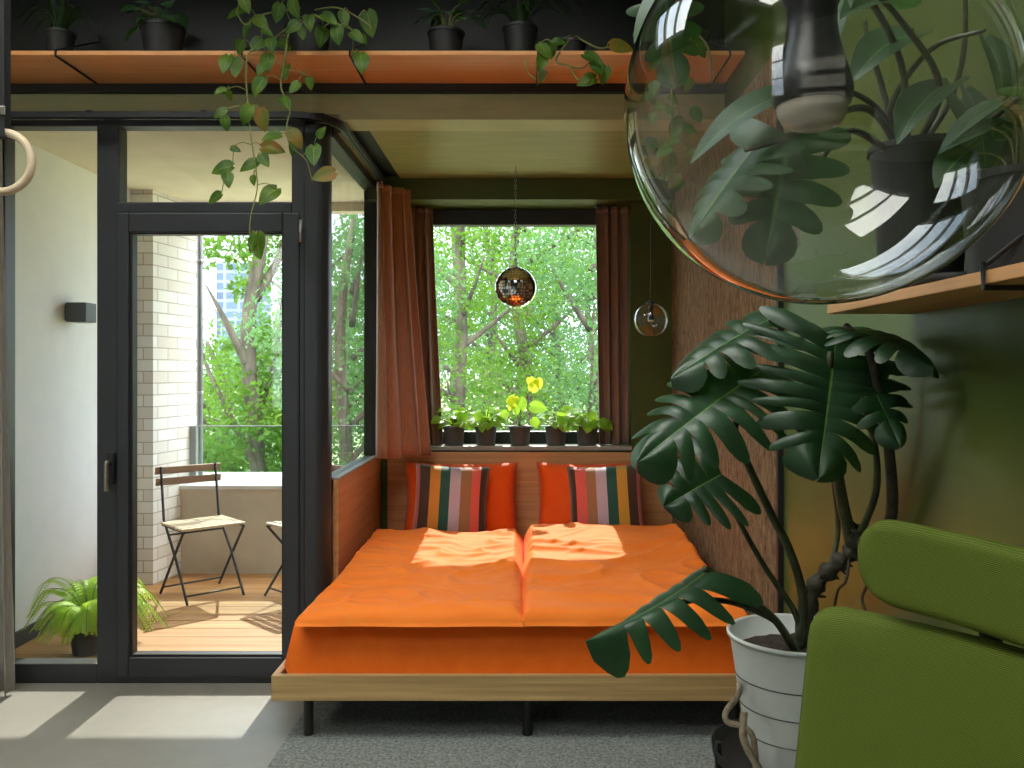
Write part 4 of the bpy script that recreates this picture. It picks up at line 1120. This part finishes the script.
def soilf(a, b):
    q = 2 * math.pi * a; r = b * (r1 - .019)
    x, y = r * math.cos(q), r * math.sin(q)
    return V((pxx + x, PD + y, .398 + hh - .045 + .012 * noise.noise(V((x * 30, y * 30, 1))) + .012 * (1 - b)))
MB().grid(soilf, 40, 8).build('soil', M['soil'], ms, smooth=True)

def stem(name, pts, r0_, r1_, m, parent=ms, n=9):
    mb = MB(); q = spline(pts, 6); mb.tube(q, taper(len(q), r0_, r1_), n)
    return mb.build(name, M[m], parent, smooth=True)
S = lambda px, py, d=PD: P(px, py, d)
# thick old trunk with aerial root stubs
tq = spline([S(803, 660, 2.22), S(806, 620, 2.22), S(816, 585, 2.22), S(836, 565, 2.2), S(853, 550, 2.18), S(858, 528, 2.16)], 6)
tmb = MB().tube(tq, [.022 + .006 * math.sin(i * 1.7) for i in range(len(tq))], 10)
rnd = random.Random(3)
for p in tq[6::2]:
    for _ in range(2):
        d = V((rnd.uniform(-1, 1), rnd.uniform(-1, .2), rnd.uniform(-1, .6))).normalized()
        tmb.tube([p, p + d * .036], [.006, .003], 6)
tmb.build('trunk', M['stemdark'], ms, smooth=True)
stem('stem', [S(853, 548, 2.18), S(843, 505, 2.15), S(836, 465, 2.08), S(828, 432, 2.0), S(826, 400, 1.93), S(831, 352, 1.9)], .017, .008, 'stem')
stem('stem', [S(800, 640), S(802, 595), S(790, 552, 2.15), S(770, 512, 2.12), S(748, 465, 2.06), S(735, 432, 2.0), S(745, 400, 1.96), S(757, 384, 1.94)], .013, .007, 'stem')
stem('stem', [S(800, 648), S(796, 615), S(764, 566, 2.15), S(738, 520, 2.1), S(716, 480, 2.02)], .010, .005, 'stem')
stem('stem', [S(798, 655), S(775, 620, 2.1), S(745, 596, 2.0), S(716, 575, 1.95), S(704, 568, 1.93)], .011, .006, 'stem')
stem('stem', [S(798, 656), S(780, 626, 2.12), S(758, 612, 2.06), S(730, 602, 2.0), S(700, 600, 1.95), S(672, 604, 1.93)], .008, .006, 'stemdark')
stem('stem', [S(856, 545, 2.18), S(884, 530, 2.04), S(892, 505, 1.98), S(889, 450, 1.94), S(880, 400, 1.9), S(868, 350, 1.88), S(846, 326, 1.96)], .016, .008, 'stemdark')
stem('stem', [S(852, 550, 2.2), S(866, 520, 2.12), S(876, 490, 2.06), S(876, 455, 2.04), S(868, 420, 2.04), S(850, 372, 2.06), S(800, 330, 2.0), S(770, 320, 1.98)], .010, .006, 'stem')
stem('stem', [S(830, 570, 2.2), S(838, 530, 2.22), S(833, 480, 2.18), S(828, 440, 2.1)], .008, .005, 'stem')
stem('aerial_root', [S(850, 552, 2.18), S(846, 580, 2.14), S(838, 590, 2.14), S(834, 610, 2.16)], .004, .003, 'stemdark')
stem('aerial_root', [S(858, 556, 2.2), S(868, 580, 2.12), S(862, 600, 2.12), S(872, 625, 2.08)], .005, .003, 'stemdark')

def mleaf(base, tip, up, w, seed, **k):
    mb = MB(); monstera(mb, base, tip, up, w, seed, **k)
    return mb.build('leaf', M['monstera'], ms, smooth=True)
mleaf(P(836, 338, 1.93), P(820, 478, 1.80), (.05, -1, .35), .19, 1, bend=.04, curl=.28, lobes=9, gap=.17, v0=.32)     # big face-on leaf
mleaf(P(760, 372, 1.98), P(638, 450, 1.80), (-.15, -.75, .75), .15, 2, bend=.10, curl=.42, lobes=8, gap=.18)             # long leaf to the left
mleaf(P(772, 318, 2.02), P(668, 368, 1.92), (-.1, -.35, 1), .12, 3, bend=.10, curl=.3, lobes=6)                 # upper left
mleaf(P(722, 474, 2.02), P(664, 505, 1.97), (-.1, -.8, .6), .125, 4, bend=.05, curl=.15, lobes=5)               # small lower leaf
mleaf(P(706, 572, 1.94), P(592, 658, 1.78), (-.6, -.35, .75), .092, 5, bend=-.12, curl=.95, lobes=6, gap=.2)             # drooping low leaf
mleaf(P(846, 328, 2.0), P(936, 340, 1.72), (.1, -.35, 1), .11, 6, bend=.2, curl=.35, lobes=6)                   # right
mleaf(P(864, 372, 1.92), P(904, 442, 1.80), (.2, -1, .3), .085, 7, bend=.1, curl=.3, lobes=5)
# rope round the pot
rp = thing('rope', 'grey rope looped over the edge of the black plant stool', 'rope', (pxx - .15, PD - .12, .44))
rq = spline([P(741, 690, 2.3), P(739, 684, 2.2), P(738, 695, 2.03), P(726, 712, 2.0), P(728, 722, 1.99), P(742, 726, 1.98), P(752, 735, 1.97), P(755, 752, 1.97), P(756, 775, 1.97)], 6)
MB().tube(rq, .0075, 8).build('strand', M['rope'], rp, smooth=True)
rq = spline([P(744, 712, 1.99), P(743, 735, 1.97), P(748, 750, 1.965), P(758, 768, 1.96), P(762, 790, 1.96)], 6)
MB().tube(rq, .009, 8).build('strand', M['rope'], rp, smooth=True)

# ================================================================== RIGHT WALL SHELF WITH ITS PLANTS
RZ0, RZ1, RX = 1.534, 1.555, .70
rs = thing('wall_shelf', 'oak shelf on the olive wall above the green chair', 'shelf', (.8, 1.3, RZ0), 0, 'oak shelves')
MB().box(RX, XR - .001, .35, 1.97, RZ0, RZ1).build('board', M['shelfwoody'], rs, bevel=.002)
for y in (1.29, .6):
    b_ = MB().tube([(RX - .005, y, RZ1 + .012), (RX - .005, y, RZ0 - .006), (XR - .006, y, RZ0 - .006)], .0045, 8)
    b_.tube([(RX - .005, y, RZ1 + .004), (XR - .008, y, RZ1 + .16), (XR - .008, y, RZ1 + .2)], .004, 8)
    b_.build('bracket', M['black'], rs)

PH = 'pots on the right wall shelf'
c = V((.80, 1.72, RZ1))
t = thing('potted_philodendron', 'large leafy plant in a tall black pot behind the glass globe', 'potted plant', c, 0, PH)
pot(t, c, .098, .075, .30, M['blackplastic'], n=36)
sm, lm = MB(), MB()
T = lambda px, py, d: P(px, py, d)
stems_ = [
    [T(905, 160, 1.72), T(880, 112, 1.7), T(850, 92, 1.6), T(810, 88, 1.5)],
    [T(910, 160, 1.72), T(945, 110, 1.7), T(962, 60, 1.66), T(965, 0, 1.6), T(955, -60, 1.55)],
    [T(900, 160, 1.72), T(880, 80, 1.7), T(868, 45, 1.68), T(865, 20, 1.66)],
    [T(905, 160, 1.72), T(870, 110, 1.65), T(820, 120, 1.5), T(780, 140, 1.42), T(745, 150, 1.4)],
    [T(915, 160, 1.72), T(975, 130, 1.6), T(1030, 90, 1.5)],
    [T(905, 160, 1.72), T(890, 110, 1.7), T(930, 50, 1.6), T(985, 30, 1.5)],
    [T(900, 160, 1.7), T(850, 130, 1.65), T(815, 165, 1.55), T(800, 150, 1.5)],
    [T(908, 160, 1.7), T(940, 90, 1.6), T(900, 20, 1.5), T(850, -30, 1.4)],
    [T(908, 160, 1.7), T(900, 60, 1.62), T(850, -20, 1.52), T(760, -50, 1.46), T(700, -30, 1.42)], [T(850, -20, 1.52), T(740, -58, 1.5), T(664, -14, 1.46)],
]
for p_ in stems_:
    q = spline(p_, 6); sm.tube(q, taper(len(q), .008, .004), 7)
sm.build('stems', M['stem'], t, smooth=True)
pl_leaves = [ # base px, tip px, depths, up, half width
    ((915, 36, 1.66), (850, 85, 1.55), (-.2, -.6, .8), .055),
    ((950, 85, 1.6), (897, 145, 1.5), (-.5, -.6, .6), .05),
    ((965, 90, 1.6), (968, 150, 1.5), (.3, -1, .2), .035),
    ((850, -10, 1.5), (830, 70, 1.42), (-.8, -.6, .2), .04),
    ((805, 92, 1.5), (690, 165, 1.42), (-.2, -.5, .8), .045),
    ((985, 40, 1.55), (1000, 110, 1.5), (.4, -1, .2), .04),
    ((960, 100, 1.62), (985, 175, 1.52), (.2, -1, .3), .06),
    ((700, -30, 1.42), (634, 44, 1.38), (-.6, -.6, .6), .04),
    ((900, 10, 1.5), (840, 20, 1.4), (0, -.5, 1), .05),
]
for b0, e0, upv, w in pl_leaves: blade(lm, T(*b0), T(*e0), V(upv), w, droop=.1, fold=.2, n=12, m=3)
lm.build('foliage', M['philo'], t, smooth=True)
for bb, ee, upv, w, sd in (((790, 135, 1.48), (765, 258, 1.40), (-.3, -1, .2), .105, 21), ((752, 150, 1.46), (686, 235, 1.40), (-.7, -.5, .5), .085, 22), ((664, -14, 1.46), (676, 84, 1.42), (-.1, -1, .2), .062, 23)):
    mb = MB(); monstera(mb, T(*bb), T(*ee), V(upv), w, sd, bend=.05, curl=.3, lobes=5, v0=.55, gap=.16)
    mb.build('leaf', M['philo'], t, smooth=True)
c = V((.80, 1.36, RZ1))
t = thing('potted_plant', 'wide black pot on the right wall shelf beside the bracket', 'potted plant', c, 0, PH)
pot(t, c, .094, .082, .16, M['blackplastic'], n=36)
rnd = random.Random(8); bushy(t, c + V((0, 0, .14)), 14, .09, .2, .1, rnd, M['philo'], sag=.5)
c = V((.79, 1.56, RZ1)); 
t = tag(MB().lathe([(0.001, 0), (.075, 0), (.085, .02), (.082, .02), (.073, .004), (.001, .004)], c, 28).build('plant_saucer', M['blackplastic'], smooth=True), 'flat black plant saucer on the right wall shelf between two black pots', 'saucer')
# white plant tag hanging among the leaves
tg = thing('plant_tag', 'small white plant tag with pen scribbles behind the glass globe', 'plant tag', P(792, 238, 1.9))
a_, b_, c_, d_ = P(783, 230, 1.9), P(799, 224, 1.93), P(801, 245, 1.93), P(785, 252, 1.9)
nv = (b_ - a_).cross(d_ - a_).normalized() * .0008
MB().add([a_ - nv, b_ - nv, c_ - nv, d_ - nv, a_ + nv, b_ + nv, c_ + nv, d_ + nv], [(0, 3, 2, 1), (4, 5, 6, 7), (0, 1, 5, 4), (1, 2, 6, 5), (2, 3, 7, 6), (3, 0, 4, 7)]).build('card', M['label'], tg)
ik = MB(); 
if nv.y > 0: nv = -nv
ik.tube([a_ + (b_ - a_) * (.15 + .7 * k / 16) + (d_ - a_) * (.62 + .05 * math.sin(k * 2.2)) + nv * 1.5 for k in range(17)], .0008, 4)
ik.build('pen_marks', M['ink'], tg)
MB().tube(spline([(a_ + b_) * .5, P(795, 200, 1.9), P(808, 185, 1.85), V((.79, 1.80, 1.84))], 5), .0008, 4).build('string', M['rope'], tg)

# ================================================================== GREEN OFFICE CHAIR
L0 = V((.478, 1.417, 0)); wd = V((.58, -.815, 0)).normalized(); nf = V((-wd.y, wd.x, 0)) * -1   # faces the camera side
if nf.y > 0: nf = -nf
oc = thing('office_chair', 'green mesh office chair with headrest in the right foreground', 'chair', L0 + wd * .25 + nf * .2)
def panel(mb, x0, x1, z0, z1, r, th, bow, lean, flare=0, skew=0, nx=36, nz=28, base=None):
    """rounded rectangular cushion panel in the chair-back plane"""
    cx, cz = (x0 + x1) / 2, (z0 + z1) / 2; hx, hz = (x1 - x0) / 2, (z1 - z0) / 2
    def sd(a, b, sg):
        # square-to-rounded-rectangle mapping
        x, z = (a * 2 - 1), (b * 2 - 1)
        X, Z = x * hx, z * hz
        ax_, az_ = abs(X) - (hx - r), abs(Z) - (hz - r)
        if ax_ > 0 and az_ > 0:
            m_ = max(ax_, az_); l_ = math.hypot(ax_, az_)
            k_ = m_ / l_; X = math.copysign(hx - r + ax_ * k_, X); Z = math.copysign(hz - r + az_ * k_, Z)
        e = max(abs(x), abs(z)); prof = math.sqrt(max(0, 1 - max(0, (e - .8) / .2) ** 2))
        zz = cz + Z; xx = cx + X * (1 + flare * (1 - (Z / hz * .5 + .5)))
        out = bow * (1 - (X / hx) ** 2) * -1 + lean * (z1 - zz)
        p = L0 + wd * xx + nf * (out + sg * th * .5 * prof) + V((0, 0, zz + skew * (xx - cx)))
        return p
    uvf = lambda a, b: (a * hx * 2, b * hz * 2)
    mb.grid(lambda a, b: sd(a, b, 1), nx, nz, uvf)
    mb.grid(lambda a, b: sd(1 - a, b, -1), nx, nz, uvf)
    return mb
panel(MB(), 0, .50, .50, 1.018, .05, .03, .035, .10, flare=.1).build('backrest', M['chairgreen'], oc, smooth=True, weld=1e-4)
hr = panel(MB(), .085, .415, 1.03, 1.165, .06, .032, .02, 0, 0, skew=-.07, nz=16)
hr.build('headrest', M['chairgreen'], oc, smooth=True, weld=1e-4)
ctr = L0 + wd * .25
MB().tube(spline([ctr - nf * .05 + V((0, 0, 1.08)), ctr - nf * .085 + V((0, 0, .98)), ctr - nf * .05 + V((0, 0, .7)), ctr - nf * .02 + V((0, 0, .45)), ctr + nf * .1 + V((0, 0, .42))], 6), .016, 10).build('back_support', M['blackplastic'], oc, smooth=True)
se = ctr + nf * .30
stm = MB(); 
def seatf(sg):
    def fn(a, b):
        x, y = a * 2 - 1, b * 2 - 1; e = max(abs(x), abs(y)) 
        k_ = 1 / max(1, (abs(x) ** 5 + abs(y) ** 5) ** .2); pr_ = math.sqrt(max(0, 1 - max(0, (e - .8) / .2) ** 2))
        return se + wd * x * k_ * .245 + nf * y * k_ * .23 + V((0, 0, .47 + sg * .03 * pr_ - .02 * max(0, y) ** 3))
    return fn
stm.grid(seatf(1), 20, 20); stm.grid(lambda a, b: seatf(-1)(1 - a, b), 20, 20)
stm.build('seat', M['chairgreen'], oc, smooth=True, weld=1e-4)
MB().tube([se + V((0, 0, .10)), se + V((0, 0, .30))], .028, 16).tube([se + V((0, 0, .30)), se + V((0, 0, .44))], .018, 16).build('gas_column', M['black'], oc)
for k in range(5):
    a = 2 * math.pi * k / 5 + .3; d = V((math.cos(a), math.sin(a), 0))
    ba = MB().tube([se + V((0, 0, .11)), se + d * .16 + V((0, 0, .095)), se + d * .28 + V((0, 0, .075))], [.022, .018, .014], 8).build('base_arm', M['blackplastic'], oc, smooth=True)
    e = se + d * .275; s_ = V((-d.y, d.x, 0))
    fl = .0095 if e.x > -.91 and 1.5 < e.y < 5 else .0
    MB().tube([e - s_ * .02 + V((0, 0, .03 + fl)), e + s_ * .02 + V((0, 0, .03 + fl))], .03, 16).build('caster', M['black'], ba)

# the rest of the shell gets its words too
for nm, lab, ca in (('wall_left', 'plain white wall on the left side of the room', 'wall'), ('wall_rear', 'plain white wall behind the camera', 'wall'),
                    ('wall_door_side', 'plain white wall left of the balcony door, behind the grey curtain', 'wall'), ('ceiling', 'very dark green ceiling of the room', 'ceiling'),
                    ('wall_knee', 'low rendered wall under the corner glazing', 'wall'), ('balcony_slab', 'pale slab under the balcony deck', 'floor'),
                    ('baseboard_balcony', 'dark skirting along the foot of the white balcony wall', 'baseboard')):
    o = bpy.data.objects[nm]; o['label'] = lab; o['category'] = ca

# ================================================================== LIGHT
SKY_FRONT, SKY_TOP = 2.5, 8.0
w = bpy.data.worlds.new('sky'); sc.world = w; w.use_nodes = True
nt = w.node_tree; nt.nodes.clear()
out = nt.nodes.new('ShaderNodeOutputWorld'); bg = nt.nodes.new('ShaderNodeBackground')
tc = nt.nodes.new('ShaderNodeTexCoord'); sp = nt.nodes.new('ShaderNodeSeparateXYZ'); nt.links.new(tc.outputs['Generated'], sp.inputs[0])
ramp = nt.nodes.new('ShaderNodeValToRGB'); nt.links.new(sp.outputs['Z'], ramp.inputs[0])
ramp.color_ramp.elements[0].position = 0.0; ramp.color_ramp.elements[0].color = (.86, .97, 1.14, 1)
ramp.color_ramp.elements[1].position = .7; ramp.color_ramp.elements[1].color = (.62, .78, 1.0, 1)
# sky brightened overhead and behind the camera to add fill light indoors
def mrange(sock, a, b, c, d):
    n = nt.nodes.new('ShaderNodeMapRange'); nt.links.new(sock, n.inputs['Value'])
    for k, v in zip(('From Min', 'From Max', 'To Min', 'To Max'), (a, b, c, d)): n.inputs[k].default_value = v
    return n.outputs[0]
my = mrange(sp.outputs['Y'], .62, .15, 0, 1); mz = mrange(sp.outputs['Z'], -.05, .3, 0, 1)
pr = nt.nodes.new('ShaderNodeMath'); pr.operation = 'MULTIPLY'; nt.links.new(my, pr.inputs[0]); nt.links.new(mz, pr.inputs[1])
st_w = mrange(pr.outputs[0], 0, 1, SKY_FRONT, SKY_TOP)
mxc = nt.nodes.new('ShaderNodeMixRGB'); mxc.inputs['Color2'].default_value = (1.0, .97, .91, 1)
nt.links.new(pr.outputs[0], mxc.inputs['Fac']); nt.links.new(ramp.outputs[0], mxc.inputs['Color1'])
nt.links.new(mxc.outputs[0], bg.inputs[0]); nt.links.new(st_w, bg.inputs[1]); nt.links.new(bg.outputs[0], out.inputs[0])
sun = bpy.data.lights.new('sun', 'SUN'); so = bpy.data.objects.new('sun', sun); C.objects.link(so)
sun.energy = 4.5; sun.angle = .009; sun.color = (1.0, .94, .84)
el = math.atan(.885); dirv = V((.012, -math.cos(el), -math.sin(el)))
so.rotation_euler = dirv.to_track_quat('-Z', 'Y').to_euler(); so.location = (0, 20, 18)

# ================================================================== CAMERA
cam = bpy.data.cameras.new('camera'); co = bpy.data.objects.new('camera', cam); C.objects.link(co)
co.location = (0, 0, EYE); co.rotation_euler = (math.pi / 2, 0, 0)
cam.sensor_fit = 'HORIZONTAL'; cam.sensor_width = 36; cam.lens = F / 1024 * 36
cam.shift_x = -(CX - 512) / 1024; cam.shift_y = -(384 - CY) / 1024
cam.clip_start = .02; cam.clip_end = 2000
sc.camera = co
sc.view_settings.view_transform = 'Standard'; sc.view_settings.look = 'None'
sc.view_settings.exposure = 0.6; sc.view_settings.gamma = 1; sc.view_settings.use_curve_mapping = False
cy = sc.cycles
cy.use_denoising = True; cy.max_bounces = 12; cy.diffuse_bounces = 6; cy.glossy_bounces = 6; cy.transparent_max_bounces = 24; cy.transmission_bounces = 6
cy.caustics_reflective = False; cy.caustics_refractive = False; cy.sample_clamp_indirect = 6
